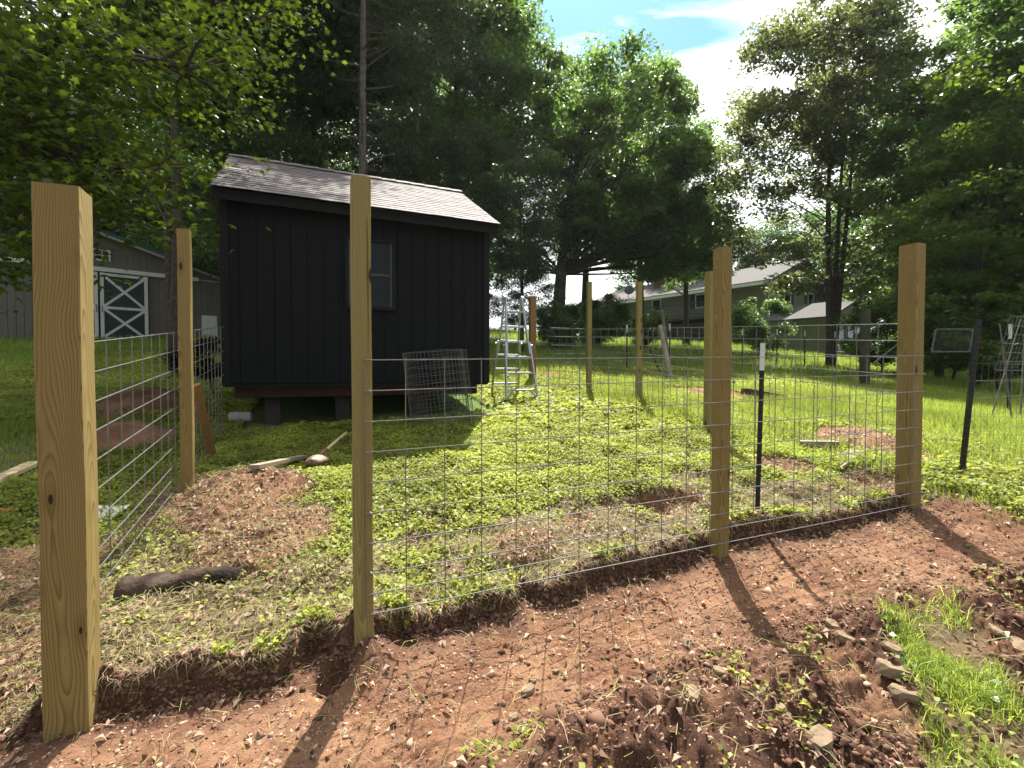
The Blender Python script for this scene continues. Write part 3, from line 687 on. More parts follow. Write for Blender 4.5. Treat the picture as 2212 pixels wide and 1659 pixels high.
while x < L + .12:
    q0 = len(m.f); xe = min(x + .30, L + .14)
    for sgn in (-1, 1):
        a = (x, W / 2, Hh + 1.125 + random.uniform(0, .006)); b_ = (xe, W / 2, Hh + 1.137)
        c_ = (xe, W / 2 + sgn * .14, Hh + 1.137 - .078); d_ = (x, W / 2 + sgn * .14, Hh + 1.125 - .078)
        m.add([a, b_, c_, d_, (a[0], a[1], a[2] - .01), (b_[0], b_[1], b_[2] - .01), (c_[0], c_[1], c_[2] - .01), (d_[0], d_[1], d_[2] - .01)], [(0, 1, 2, 3), (7, 6, 5, 4), (3, 2, 6, 7), (0, 3, 7, 4), (1, 5, 6, 2)])
    r_ = random.random(); rn += [r_] * (len(m.f) - q0)
    x += .26
me = bpy.data.meshes.new('ridge_cap'); me.from_pydata(m.v, [], m.f); me.materials.append(M['shingle']); at2 = me.attributes.new('rnd', 'FLOAT', 'FACE'); at2.data.foreach_set('value', rn); me.update()
link('ridge_cap', me, rf)
m = MB()
ey, ez, ry, rz_ = -.18, Hh - .12, W / 2, Hh + 1.07
for sgn in (0, 1):
    f = (lambda y: y) if sgn == 0 else (lambda y: W - y)
    m.add([(-.06, f(ey), ez), (L + .10, f(ey), ez), (L + .10, ry, rz_), (-.06, ry, rz_), (-.06, f(ey), ez - .03), (L + .10, f(ey), ez - .03), (L + .10, ry, rz_ - .03), (-.06, ry, rz_ - .03)], [(0, 1, 2, 3), (7, 6, 5, 4), (0, 4, 5, 1), (3, 2, 6, 7), (0, 3, 7, 4), (1, 5, 6, 2)])
m.build('roof_deck', M['siding_trim'], SH)
# window
wx0, wx1, wz0, wz1 = 1.50, 2.20, 1.04, 2.06
win = MB(); t = .05
for (a, b, c, d) in ((wx0, wx1, wz0, wz0 + t), (wx0, wx1, wz1 - t, wz1), (wx0, wx0 + t, wz0 + t + .002, wz1 - t - .002), (wx1 - t, wx1, wz0 + t + .002, wz1 - t - .002)): win.b2(a, b, -.035, -.005, c, d)
wo = win.build('window', M['siding_trim'], SH, bevel=.003)
m = MB()
for (a, b, c, d) in ((wx0 + t + .01, wx1 - t - .01, (wz0 + wz1) / 2 - .02, (wz0 + wz1) / 2 + .015), (wx0 + t, wx0 + t + .03, wz0 + t, wz1 - t), (wx1 - t - .03, wx1 - t, wz0 + t, wz1 - t)): m.b2(a, b, -.026, -.012, c, d)
m.build('sash', simple('grey_sash', (.035, .038, .04), .5), wo)
m = MB(); m.b2(wx0 + t, wx1 - t, -.010, -.006, wz0 + t, wz1 - t); m.build('pane', M['glass'], wo)
# skids, floor frame, blocks
m = MB(); m.b2(.0, L, .02, W, -.045, -.003); m.build('floor_frame', M['siding_trim'], SH)
for y in (.25, 1.9, 3.4):
    m = MB(); m.b2(.1, L - .1, y, y + .14, -.20, -.047); m.build('skid', M['rust_wood'], SH, bevel=.01)
for x in (.55, 1.5, 2.7):
    for y in (.22, 3.3):
        m = MB(); m.box((x, y + .35, -.42), (.2, .2, .42)); m.build('block', M['concrete'], SH, bevel=.012)

# ------------------------------------------------------------ rolled wire mesh by the shed
m = MB()
c0 = at(950, 884, 6.6); gz0 = gz(c0.x, c0.y); Hr = 1.10; r = .0021
def spiral(t): rr = .33 + .05 * t; a = -.6 + t * 2 * math.pi; return rr * 1.18 * math.cos(a), rr * .62 * math.sin(a)
TT = 1.35
def rp(t, z):
    x, y = spiral(t); return (x + .03 + (z - .5) * -.05, y, z * (1 + .04 * math.sin(t * 3)) + .02 * math.cos(t * 6))
for k in range(12):
    z = k / 11 * Hr; m.tube([rp(t, z) for t in np.linspace(0, TT, 54)], r, 4)
for k in range(62):
    t = k / 61 * TT; m.tube([rp(t, 0), rp(t, Hr / 2), rp(t, Hr)], r, 4)
o = m.build('mesh_roll', simple('dark_wire', (.13, .135, .13), .5, .5, .3), None, (c0.x, c0.y, gz0 - .02)); o.rotation_euler = (R(4), R(-5), R(24)); tag(o, 'loose roll of dark wire mesh standing against the shed wall', 'mesh roll')

# ------------------------------------------------------------ ladder
LD = empty('ladder', (.19, 8.72, 0), R(18)); zf = gz(.19, 8.72); LD.location.z = zf
tag(LD, 'aluminium folding A-frame ladder standing open beside the shed', 'ladder')
Ht = at(1104, 643, 9.2).z - zf
rear = 1.08; zr = gz(.19 - rear * .31, 8.72 + rear * .95) - zf
def rail(sx, back):
    m = MB(); y0 = rear if back else 0.; zb = zr if back else 0.; ym = rear * .5 + (.03 if back else -.03)
    w0 = .285 if not back else .26
    mid = .5
    P = lambda t, w: Vector((sx * (w0 + (.17 - w0) * t) + sx * w, y0 + (ym - y0) * t, zb + (Ht - zb) * t))
    m.bar(P(0.0, .02), P(.56, .012), .032, .068, (0, 1, 0)); m.bar(P(.45, -.014), P(1., -.01), .026, .060, (0, 1, 0))
    o = m.build('rail', M['alu'], LD, bevel=.004)
    f = MB(); f.bar(P(-.01, .03), P(.022, .03), .05, .09, (0, 1, 0)); f.build('foot', M['black'], o, bevel=.005)
    h_ = MB(); q = P(.53, .035); h_.tube([q - Vector((sx * .05, 0, 0)), q + Vector((sx * .03, 0, 0))], .022, 8); h_.build('lock_knob', M['alu'], o)
    return o
for b in (0, 1):
    for sx in (-1, 1): rail(sx, b)
    y0 = rear if b else 0.; zb = zr if b else 0.; ym = rear * .5 + (.03 if b else -.03); w0 = .285 if not b else .26
    for t in (.11, .27, .42, .565, .71, .86) if not b else (.10, .26, .41, .56, .71, .86):
        w = w0 + (.17 - w0) * t; m = MB(); m.box((0, y0 + (ym - y0) * t, zb + (Ht - zb) * t), (2 * w, .045, .034)); m.build('rung', M['alu'], LD, bevel=.004)
    if not b:
        for sx in (-1, 1):
            m = MB(); m.bar((sx * w0 * 1.02, 0, .06), (sx * w0 * .55, ym * .12, Ht * .11), .018, .03); m.build('brace', M['alu'], LD)
for sx in (-1, 1):
    m = MB(); m.tube([(sx * .155, rear * .5, Ht - .01), (sx * .20, rear * .5, Ht - .01)], .055, 12); m.build('hinge', M['alu'], LD)

# ------------------------------------------------------------ steel stakes (T-posts)
def tpost(p, top, label, white=True, w=.035, group='dark steel fence stakes'):
    root = empty('steel_stake', p); tag(root, label, 'stake', group)
    d = Vector(top) - Vector(p); Ls = d.length; a = d * (-.12 / Ls); wl = .84 if white else 1.
    m = MB(); m.bar(a, d * wl, w, .005, (0, 1, 0)); m.bar(a + Vector((0, w / 2, 0)), d * wl + Vector((0, w / 2, 0)), .005, w, (0, 1, 0))
    k = 0
    while k * .054 < Ls * wl - .03: m.box(d * (k * .054 / Ls) + Vector((0, -.006, 0)), (.012, .010, .014)); k += 1
    m.build('shaft', M['tpost'], root)
    if white:
        m = MB(); m.bar(d * (wl + .001), d, w, .005, (0, 1, 0)); m.bar(d * (wl + .001) + Vector((0, w / 2, 0)), d + Vector((0, w / 2, 0)), .005, w, (0, 1, 0)); m.build('tip', M['white'], root)
    return root
p = at(1636, 1112, 3.75); tpost(Vector((p.x, p.y, gz(p.x, p.y))), at(1648, 741, 3.75), 'dark steel stake with white tip behind the front wire panel')
p = at(2079, 1001, 4.6); tpost(Vector((p.x, p.y, gz(p.x, p.y))), at(2116, 690, 4.6), 'leaning black steel stake in the weeds right of the corner post', False, .042)
for (px, yt, Y, lab) in [(1354, 702, 14.5, 'thin dark stake between the two slender wooden posts'), (1446, 699, 17, 'thin dark stake crossing the pale leaning pole'), (1603, 711, 19, 'first white tipped thin stake right of the middle front post'),
                     (1678, 711, 19, 'second white tipped thin stake in the far meadow'), (1738, 714, 19, 'third white tipped thin stake in the far meadow'), (1803, 716, 19, 'white tipped thin stake nearest the twin trunks'), (2182, 700, 9, 'thin stake with white tip at the far right edge')]:
    p = at(px, 790, Y); g = gz(p.x, p.y); tpost(Vector((p.x, p.y, g)), (p.x, p.y, max(at(px, yt, Y).z, g + 1.1)), lab, True, .045)
# far field fence wires
m = MB(); pts = [at(x, 790, Y) for x, Y in ((1190, 13.5), (1354, 14.5), (1446, 17), (1603, 19), (1678, 19), (1738, 19), (1803, 19), (1870, 17.5))]
for k in range(5):
    m.tube([(q.x, q.y - .03, gz(q.x, q.y) + .25 + .24 * k) for q in pts], .006, 4)
for a, b in zip(pts[:-1], pts[1:]):
    n = max(2, int((b - a).length / .35))
    for i in range(n):
        q = a + (b - a) * (i / n); g = gz(q.x, q.y); m.tube([(q.x, q.y - .03, g + .1), (q.x, q.y - .03, g + 1.22)], .004, 3)
tag(m.build('wire_fence', M['dull_wire']), 'thin farm wire fence strung on stakes across the far meadow', 'wire fence')
# wires from right steel stake out of frame
m = MB(); a = at(2090, 900, 4.6); b = Vector((a.x + 3.4, a.y + 1.9, 0)); c2 = Vector((5.0, 4.62, 0))
ga, gb, gc = gz(a.x, a.y), gz(b.x, b.y), gz(c2.x, c2.y)
for k in range(7):
    h_ = .1 + .17 * k; m.tube([(c2.x, c2.y, gc + h_), (a.x, a.y, ga + h_), ((a.x + b.x) / 2, (a.y + b.y) / 2, (ga + gb) / 2 + h_ - .02), (b.x, b.y, gb + h_)], .0016, 4)
for k in range(24):
    t = k / 24; q = a + (b - a) * t; g = gz(q.x, q.y); m.tube([(q.x, q.y, g + .08), (q.x, q.y, g + 1.13)], .0013, 3)
tag(m.build('wire_fence', M['dull_wire']), 'thin sagging farm wire leading off to the right from the black leaning stake', 'wire fence')

# ------------------------------------------------------------ loose things
def plank(pa, pb, w, t, mat, label, name='plank', cat='board', up=(0, 0, 1), group=None):
    m = MB(); d = Vector(pb) - Vector(pa); Ln = d.length
    o_ = empty; mm = MB(); mm.box((0, 0, Ln / 2), (w, t, Ln))
    o = mm.build(name, mat, bevel=.002); o.location = pa
    z = d.normalized(); upv = Vector(up); x = z.cross(upv).normalized() if abs(z.dot(upv)) < .99 else Vector((1, 0, 0)); y = z.cross(x)
    o.rotation_euler = Matrix((x, y, z)).transposed().to_euler()
    return tag(o, label, cat, group)
top = at(421, 832, 4.62); bot = gp(459, 992)
plank(bot, top, .09, .035, M['board'], 'reddish brown board leaning against the post left of the shed', up=(.8, -.6, 0))
a, b = gp(548, 1024), gp(655, 998); a.z += .06; b.z += .06
plank(a, b, .09, .035, M['old_board'], 'short grey weathered board lying on the soil left of the shovel')
a, b = gp(470, 932), gp(522, 917); a.z += .02; b.z += .03
plank(a, b, .03, .02, M['light_board'], 'thin pale stick lying in front of the shed corner', 'wood_stick', 'stick')
a, b = gp(-60, 1070), gp(76, 1008); a.z += .04; b.z += .04
plank(a, b, .12, .04, M['light_board'], 'pale board lying on the ground left of the nearest corner post')
a, b = gp(1608, 872), gp(1692, 868); a.z += .22; b.z += .08
plank(a, b, .14, .10, M['rust_wood'], 'dark weathered timber tilted on the soil heap behind the middle front post', 'timber', 'timber')
a, b = gp(1728, 972), gp(1812, 976); a.z += .08; b.z += .09
plank(a, b, .12, .06, M['old_board'], 'brown broken plank lying at the edge of the trench beyond the front panel')
a, b = gp(1800, 1010), gp(1850, 985); b.z += .05
plank(a, b, .16, .04, M['old_board'], 'wide dark board leaning into the trench below the broken plank')
a, b = gp(1735, 992), gp(1770, 980); b.z += .04
plank(a, b, .04, .03, M['light_board'], 'small pale stick poking out beside the broken plank', 'wood_stick', 'stick')
# shovel
S0 = gp(632, 1030); S1 = gp(695, 1018); S2 = gp(880, 978); S0.z = gz(S0.x, S0.y); S1.z = gz(S1.x, S1.y) + .10; S2.z = gz(S2.x, S2.y) + .06
SV = empty('shovel', S1 + Vector((0, 0, .05))); d1 = (S0 - S1); d1.z = 0; ax = -d1.normalized(); SV.rotation_euler = (0, 0, math.atan2(ax.y, ax.x))
tag(SV, 'dirty round point shovel lying in the weeds beside the soil heap', 'shovel')
bl = MB(); nxs, nys = 12, 9; Lb = .30
for i in range(nxs + 1):
    t = i / nxs; x = -Lb * t; w = .115 * (math.sqrt(max(0, 1 - ((t - .25) / .75) ** 2.6)) if t > .25 else (1 - .10 * (1 - t / .25)))
    for j in range(nys + 1):
        s = j / nys * 2 - 1; y = s * w; bl.v.append((x, y, .045 - .055 * s * s - .035 * (t - .5) ** 2 * 2 + (.0)))
for i in range(nxs):
    for j in range(nys):
        q = i * (nys + 1) + j; bl.f.append((q, q + nys + 1, q + nys + 2, q + 1))
ob = bl.build('blade', M['shovel'], SV, smooth=True); md = ob.modifiers.new('solid', 'SOLIDIFY'); md.thickness = .003
Lh = (S2 - S1).length
m = MB(); m.tube([(-.03, 0, .035), (.06, 0, .045), (.16, 0, .05)], [.012, .021, .02], 10); m.build('socket', M['shovel'], SV, smooth=True)
dz = S2.z - S1.z + .03
m = MB(); m.tube([(.15, 0, .05), (Lh * .5, .004, .05 + (dz - .03) * .45), (Lh, 0, dz + .03)], [.017, .017, .016], 10); m.build('handle', M['light_board'], SV, smooth=True)
# pale concrete cylinder
a = gp(520, 912); m = MB(); m.tube([(-.14, 0, .075), (.14, 0, .075)], .072, 20); m.tube([(-.142, 0, .075), (.142, 0, .075)], .05, 16)
o = m.build('concrete_cylinder', simple('pale_concrete', (.36, .35, .33), .85, 0, .3, 14, .4), None, a, bevel=.006); o.rotation_euler = (0, 0, R(14)); tag(o, 'short pale grey cylinder lying in front of the shed blocks', 'cylinder')
# orange handle
a, b = gp(-50, 1112), gp(40, 1108); c_ = gp(80, 1112)
r_ = empty('garden_tool', b); tag(r_, 'orange handled tool lying left of the nearest corner post', 'tool')
m = MB(); m.tube([a - b + Vector((0, 0, .03)), Vector((0, 0, .03))], .014, 10); m.build('handle', M['orange'], r_)
m = MB(); m.tube([Vector((0, 0, .03)), c_ - b + Vector((0, 0, .02))], [.012, .009], 8); m.build('shaft', M['tpost'], r_)
# white plastic sheet
c_ = gp(212, 1122); m = MB(); n = 14
for i in range(n + 1):
    for j in range(n + 1):
        x = (i / n - .5) * .36; y = (j / n - .5) * .2; q = abs(x) * .2
        X_, Y_ = c_.x + x + .06 * y, c_.y + y + .12 * x
        m.v.append((X_, Y_, gz(X_, Y_) + .02 + .03 * float(fbm(np.array(x * 14), np.array(y * 14), 3, 5)) + .02 * (j / n)))
for i in range(n):
    for j in range(n): q = i * (n + 1) + j; m.f.append((q, q + n + 1, q + n + 2, q + 1))
o = m.build('plastic_sheet', M['plastic'], smooth=True); md = o.modifiers.new('solid', 'SOLIDIFY'); md.thickness = .002; tag(o, 'crumpled white plastic bag on the soil behind the nearest corner post', 'plastic bag')
# charred log
a, b = gp(258, 1290), gp(520, 1248); m = MB(); pts = []; rd = []
for i in range(15):
    t = i / 14; q = a.lerp(b, t); q.z = gz(q.x, q.y) + .045 - .030 + .008 * math.sin(t * 5); pts.append(q); rd.append(.092 - .045 * t + .003 * math.sin(i * 2.7))
m.tube([p_ - pts[0] for p_ in pts], rd, 14)
for i in range(len(m.v)):
    v = Vector(m.v[i]); k = 1 + .0; n_ = float(vn(np.array(v.x * 40), np.array((v.y + v.z) * 60), 4)) - .5; m.v[i] = (v.x + n_ * .012, v.y + n_ * .034, v.z + n_ * .04 + .02 * (float(vn(np.array(v.x * 7), np.array(v.y * 90 + v.z * 90), 9)) - .5))
tag(m.build('log', M['charred'], None, pts[0], smooth=True), 'half buried black rotten log at the foot of the soil heap', 'log')
# hanging roots etc. are in the straw; bigger stones
def stone(px, py, s, label, flat=.5, mat='stone'):
    p = gp(px, py); import bmesh as bm_
    b = bm_.new(); bm_.ops.create_icosphere(b, subdivisions=2, radius=1)
    sd = random.random() * 50; a = random.random() * 6
    for v in b.verts:
        n_ = v.co.copy(); k = .62 + .75 * float(fbm(np.array(n_.x * 1.3 + sd), np.array(n_.y * 1.3 + n_.z * 1.7 + sd), 3, 3, .7))
        v.co = Vector((n_.x * k * s * 1.25, n_.y * k * s * .8, max(-.5, min(n_.z, .55)) * k * s * flat * 1.7))
    me = bpy.data.meshes.new('stone'); b.to_mesh(me); b.free(); me.materials.append(M[mat])
    o = link('stone', me, None, p + Vector((0, 0, s * flat * .05))); o.rotation_euler = (random.uniform(-.2, .2), random.uniform(-.2, .2), a)
    return tag(o, label, 'stone', 'pale stones on the dug soil')
for (px, py, s, lab) in [(1140, 1492, .035, 'flat pale stone in the middle of the bare soil, below the front panel'), (1150, 1470, .018, 'small stone just above the flat pale central stone'), (2190, 1395, .07, 'large pale rock at the right edge of the photo'),
                         (2150, 1362, .035, 'flat pale stone left of the large right edge rock'), (1930, 1450, .055, 'chunky pale rock left of the green grass strip'), (1955, 1500, .05, 'long pale rock below the chunky one beside the grass strip'),
                         (1925, 1400, .035, 'narrow stone above the chunky rock near the grass strip'), (1830, 1380, .045, 'long flat stone right of the post shadow'), (1800, 1350, .035, 'slim flat stone nearest the stake shadow'),
                         (1480, 1390, .03, 'rounded light stone below the middle post shadow'), (1555, 1450, .028, 'small light stone in the loose soil left of the post shadow'), (1500, 1500, .035, 'angular stone beside the dark soil hollow'),
                         (1770, 1600, .05, 'buff stone at the bottom edge, right of center'), (1680, 1530, .03, 'pale stone in the churned soil near the bottom'), (58, 1270, .045, 'white stone left of the nearest corner post'),
                         (20, 1385, .03, 'small white stone at the left edge'), (60, 1360, .02, 'tiny white stone beside the left edge stone'), (330, 1335, .03, 'small stone on the bank behind the rotten log'), (2090, 1180, .03, 'pale stone right of the corner post shadow'),
                         (1110, 1550, .025, 'small pale stone near the bottom center'), (1200, 1450, .014, 'white pebble right of the flat central stone'), (1330, 1400, .016, 'white pebble above the churned soil')]:
    stone(px, py, s, lab)
# ------------------------------------------------------------ bits beyond the plot
p = at(1868, 765, 13); g = gz(p.x, p.y)
m = MB(); m.tube([(0, 0, -.3), (0, 0, at(1868, 669, 13).z - g)], .12, 14)
o = m.build('round_post', simple('mossy_post', (.06, .058, .036), .9, 0, .4, 6, .5), None, (p.x, p.y, g)); tag(o, 'stout round wooden post beyond the right corner of the plot', 'fence post')
a, b = at(1885, 786, 12), at(1946, 738, 12.6); m = MB(); m.tube([a - a, b - a], .014, 8); tag(m.build('brace_pole', M['dull_wire'], None, a), 'pale metal pole slanting beside the right corner post', 'pole')
a = at(1450, 806, 12); a.z = gz(a.x, a.y); b = at(1426, 703, 12.4); m = MB(); m.tube([a - a, (b - a) * .5, b - a], [.065, .062, .055], 12); tag(m.build('leaning_log_post', simple('bleached_log', (.30, .27, .22), .9, 0, .4, 6, .4), None, a), 'bleached round pole leaning in the meadow beyond the slender posts', 'pole')
a = at(1446, 800, 13); b = at(1430, 670, 13.6); m = MB(); m.tube([a - a, b - a], [.05, .045], 10); tag(m.build('leaning_pole', M['bark_grey'], None, a), 'thin grey pole rising behind the bleached leaning one', 'pole')
a = at(1425, 803, 11.2); b = at(1403, 752, 11.2); m = MB(); m.tube([a - a, b - a], .018, 6); tag(m.build('dark_stick', M['tpost'], None, a), 'short dark rod leaning left of the bleached pole', 'rod')
# chain link gate section
g0 = at(2012, 760, 12); CL = empty('chain_link_gate', g0); tag(CL, 'chain link gate section leaning before the dark woods on the right', 'gate')
w_, h_ = .95, .56; fr_ = MB()
for q in (((0, 0, 0), (.1, 0, h_)), ((w_, 0, 0), (w_ + .08, 0, h_)), ((0, 0, 0), (w_, 0, 0)), ((.1, 0, h_), (w_ + .08, 0, h_))): fr_.tube(q, .016, 8)
fr_.build('frame', M['dull_wire'], CL); m = MB()
k = -h_
while k < w_:
    for s in (0, 1):
        x0_, x1_ = (k, k + h_) if s == 0 else (k + h_, k)
        z0_, z1_ = 0., h_
        if x0_ < 0: z0_ += -x0_; x0_ = 0
        if x1_ > w_: z1_ -= x1_ - w_; x1_ = w_
        if x1_ < 0: z1_ -= -x1_; x1_ = 0
        if x0_ > w_: z0_ += x0_ - w_; x0_ = w_
        if z1_ > z0_: m.tube([(x0_ + .08 * z0_, .01 * s, z0_), (x1_ + .08 * z1_, .01 * s, z1_)], .0016, 3)
    k += .11
m.build('mesh', M['dull_wire'], CL)
# leaning sticks frame at right edge
for (ax_, ay, bx, by, lab) in [(2140, 790, 2205, 690, 'weathered pole leaning right at the far right edge'), (2190, 800, 2160, 700, 'weathered pole crossing the other one at the far right edge'), (2205, 830, 2215, 700, 'upright dead pole at the far right edge')]:
    a, b = at(ax_, ay, 8), at(bx, by, 8.4); a.z = min(a.z, gz(a.x, a.y)); m = MB(); m.tube([a - a, b - a], [.013, .010], 8); tag(m.build('dead_pole', M['bark_grey'], None, a), lab, 'pole')
a = at(2150, 800, 8.8); m = MB()
for k in range(12): m.tube([(k * .12, k * .05, 0), (k * .12 + .25, k * .05, 1.0)], .005, 4)
for k in range(7): m.tube([(k * .042, 0, k * .165), (11 * .12 + k * .042, .55, k * .165)], .005, 4)
tag(m.build('mesh_fence', M['dull_wire'], None, a), 'old tilted wire grid panel at the far right edge', 'mesh fence')
# driveway
m = MB(); pts = [(-9, 27), (-3, 24.5), (1, 23), (5, 23.5), (9, 25)]
ws = 1.7; vs = []
for i in range(33):
    t = i / 32 * 4; k = min(3, int(t)); f_ = t - k; x = pts[k][0] * (1 - f_) + pts[k + 1][0] * f_; y = pts[k][1] * (1 - f_) + pts[k + 1][1] * f_
    for s in (-1, -.5, 0, .5, 1): vs.append((x, y + s * ws, EYE + float(gh(x, y + s * ws)) + .05))
fs = [(i * 5 + j, i * 5 + j + 5, i * 5 + j + 6, i * 5 + j + 1) for i in range(32) for j in range(4)]
m.add(vs, fs); tag(m.build('driveway', M['asphalt']), kind='structure')

# ------------------------------------------------------------ barn
BZ = gz(-15.3, 18); BA = R(41)
BN = empty('barn', (-15.34, 18.0, BZ), BA); tag(BN, 'taupe barn with white trimmed dark green crossbuck sliding doors', 'barn')
zr = EYE + 1.2 - BZ      # offset between measured base and modelled ground
top_pk = EYE + 5.19 - BZ; s_l, s_r, pk_s = -5.0, 4.7, -.2; sl = .31
eL = top_pk - (pk_s - s_l) * sl; eR = top_pk - (s_r - pk_s) * sl
m = MB(); x = s_l
while x < s_r - .01:
    x1 = min(x + .2, s_r); zt = lambda q: top_pk - abs(q - pk_s) * sl
    m.prism([(x + .006, -.4), (x1 - .006, -.4), (x1 - .006, zt(x1 - .006)), (x + .006, zt(x + .006))], -.012, .03); x = x1
m.prism([(s_l, -.4), (s_r, -.4), (s_r, eR), (pk_s, top_pk - .01), (s_l, eL)], .031, .08)
m.b2(s_l, s_l + .05, .08, 9, -.4, eL - .02); m.b2(s_r - .05, s_r, .08, 9, -.4, eR - .02); m.b2(s_l, s_r, 9, 9.05, -.4, eR - .02)
m.build('wall', M['barn_wall'], BN)
m = MB()
for (xa, za, xb, zb) in ((s_l - .3, eL - .3 * sl, pk_s, top_pk), (pk_s, top_pk, s_r + .3, eR - .3 * sl)):
    m.prism([(xa, za + .03), (xb, zb + .03), (xb, zb + .16), (xa, za + .16)], -.35, 9.3)
ro = m.build('roof', M['barn_roof'], BN)
m = MB()
for (xa, za, xb, zb) in ((s_l - .3, eL - .3 * sl, pk_s, top_pk), (pk_s, top_pk, s_r + .3, eR - .3 * sl)):
    m.prism([(xa, za - .06), (xb, zb - .06), (xb, zb + .028), (xa, za + .028)], -.37, -.33)
m.build('rake_trim', simple('grey_trim', (.32, .31, .28), .7), ro)
zt = EYE + 3.78 - BZ
m = MB(); m.b2(-3.2, 3.1, -.14, -.02, zt - .02, zt + .13); m.build('door_track', M['white'], BN)
gb_ = simple('grey_band', (.4, .4, .38), .7)
for xa, xb in ((3.1, s_r), (s_l, -3.2)): m = MB(); m.b2(xa, xb, -.04, -.013, zt + .02, zt + .08); m.build('trim_band', gb_, BN)
Hd = zt - .04 - .02
def bdoor(x0, x1):
    m = MB(); m.b2(x0, x1, -.09, -.05, .0, Hd); o = m.build('door', M['barn_door'], BN)
    w = .11; m = MB()
    mid = Hd * .46; a, b = x0 + w, x1 - w
    m.b2(x0, x0 + w, -.115, -.092, .0, Hd); m.b2(x1 - w, x1, -.115, -.092, .0, Hd)
    for z in (.0, mid, Hd - w): m.b2(a + .001, b - .001, -.113, -.092, z, z + w * .9)
    for (z0, z1) in ((w, mid), (mid + w * .9, Hd - w)):
        m.bar((a, -.1025, z0), (b, -.1025, z1), .014, w * .8, (0, 0, 1)); m.bar((a, -.1015, z1), (b, -.1015, z0), .012, w * .8, (0, 0, 1))
    m.build('crossbuck', M['white'], o)
    m = MB(); m.tube([(x0 + .05 if x0 > -.1 else x1 - .05, -.14, 1.0), (x0 + .05 if x0 > -.1 else x1 - .05, -.14, 1.25)], .015, 6); m.build('handle', M['galv'], o)
bdoor(.0, 1.42); bdoor(-1.48, -.06)
m = MB(); m.b2(-.058, -.002, -.02, -.0125, .0, Hd); m.build('door_gap', M['black'], BN)
wx, wz = .72, EYE + 4.02 - BZ
fm = MB(); ww, wh = .95, .42; xw = -.48 + .0
x0, x1 = -.62, .32; z0, z1 = zt + .38, zt + .80
for q in ((x0, x1, z0, z0 + .06), (x0, x1, z1 - .06, z1), (x0, x0 + .06, z0 + .061, z1 - .061), (x1 - .06, x1, z0 + .061, z1 - .061)): fm.b2(q[0], q[1], -.06, -.013, q[2], q[3])
for k in (1, 2, 3): fm.b2(x0 + (x1 - x0) * k / 4 - .012, x0 + (x1 - x0) * k / 4 + .012, -.04, -.02, z0 + .062, z1 - .062)
fm.b2(x0 + .062, x1 - .062, -.037, -.022, (z0 + z1) / 2 - .012, (z0 + z1) / 2 + .012)
fo = fm.build('window', M['white'], BN); m = MB(); m.b2(x0 + .05, x1 - .05, -.018, -.0135, z0 + .05, z1 - .05); m.build('pane', M['glass'], fo)
m = MB(); m.b2(3.2, 3.75, -.05, -.014, .2, 1.15); m.build('side_door', M['white'], BN)
m = MB(); m.b2(-.35, .0, -.05, -.013, top_pk - .62, top_pk - .42); m.build('vent', M['deck'], BN)

# ------------------------------------------------------------ house
K = Vector((18.0, 34.0, 0)); hb = gz(18, 34)
HS = empty('long_house', (18, 34, hb), math.atan2(.627, .779)); tag(HS, 'long sage sided ranch house with raised deck beyond the meadow', 'house')
# local: +x along gable wall to the right (a), +y along the long wall away to the left (b)
eh = at(1657, 606, 34).z - hb; gw = 11.; rh = eh + 2.1; LL = 17.
m = MB()
z = -.6
while z < eh:        # lap siding boards
    m.b2(-.03 + .0, gw, -.03, .0, z + .012, min(z + .2, eh)); m.b2(-.05, -.031, -.0, LL, z + .012, min(z + .2, eh)); z += .2
z = eh
while z < rh - .1:
    f_ = (z - eh) / (rh - eh) * gw / 2; m.b2(f_, gw - f_, -.03, .0, z + .012, z + .2); z += .2
m.b2(.0, gw - .01, .001, LL, -.6, eh - .01)
m.build('wall', M['house_wall'], HS)
m = MB()
# roof prism along y
def hroof(m, x0, x1, y0, y1, e, r, o=.5, th=.18):
    xm = (x0 + x1) / 2; k = (r - e) / (xm - x0)
    for (xa, za, xb, zb) in ((x0 - o, e - o * k, xm, r), (xm, r, x1 + o, e - o * k)):
        m.prism([(xa, za + .02), (xb, zb + .02), (xb, zb + th), (xa, za + th)], y0 - o, y1 + o)
hroof(m, -.05, gw, 0, LL, eh, rh)
hr = m.build('roof', M['house_roof'], HS)
m = MB(); m.b2(-.72, -.56, -.5, LL + .5, eh - .32, eh - .12); m.build('gutter', M['white'], hr)
m = MB(); m.b2(2.6, 3.6, 9.8, 11.2, rh - 1.8, rh + .75); ch = m.build('chimney', M['brick'], hr)
m = MB(); m.tube([(3.1, 10.5, rh + .7), (3.1, 10.5, rh + 1.5)], .12, 10); m.build('flue', M['galv'], ch)
m = MB(); m.b2(2.6, 3.5, 7.4, 8.4, rh - .95, rh - .55); m.build('skylight', M['white'], hr)
dsh = MB(); dsh.tube([(0.3, 12.3, eh + .1), (.3, 12.3, eh + .9)], .03, 6); dsh.tube([(.28, 12.2, eh + 1.0), (.16, 12.1, eh + 1.06)], [.45, .38], 16); dsh.build('satellite_dish', M['deck'], hr)
m = MB(); m.tube([(-.1, -.12, 0), (-.1, -.12, eh - .3), (-.5, -.12, eh - .1)], .05, 8); m.b2(-.06, .1, -.06, -.032, -.5, eh - .1); m.build('downspout', M['white'], HS)
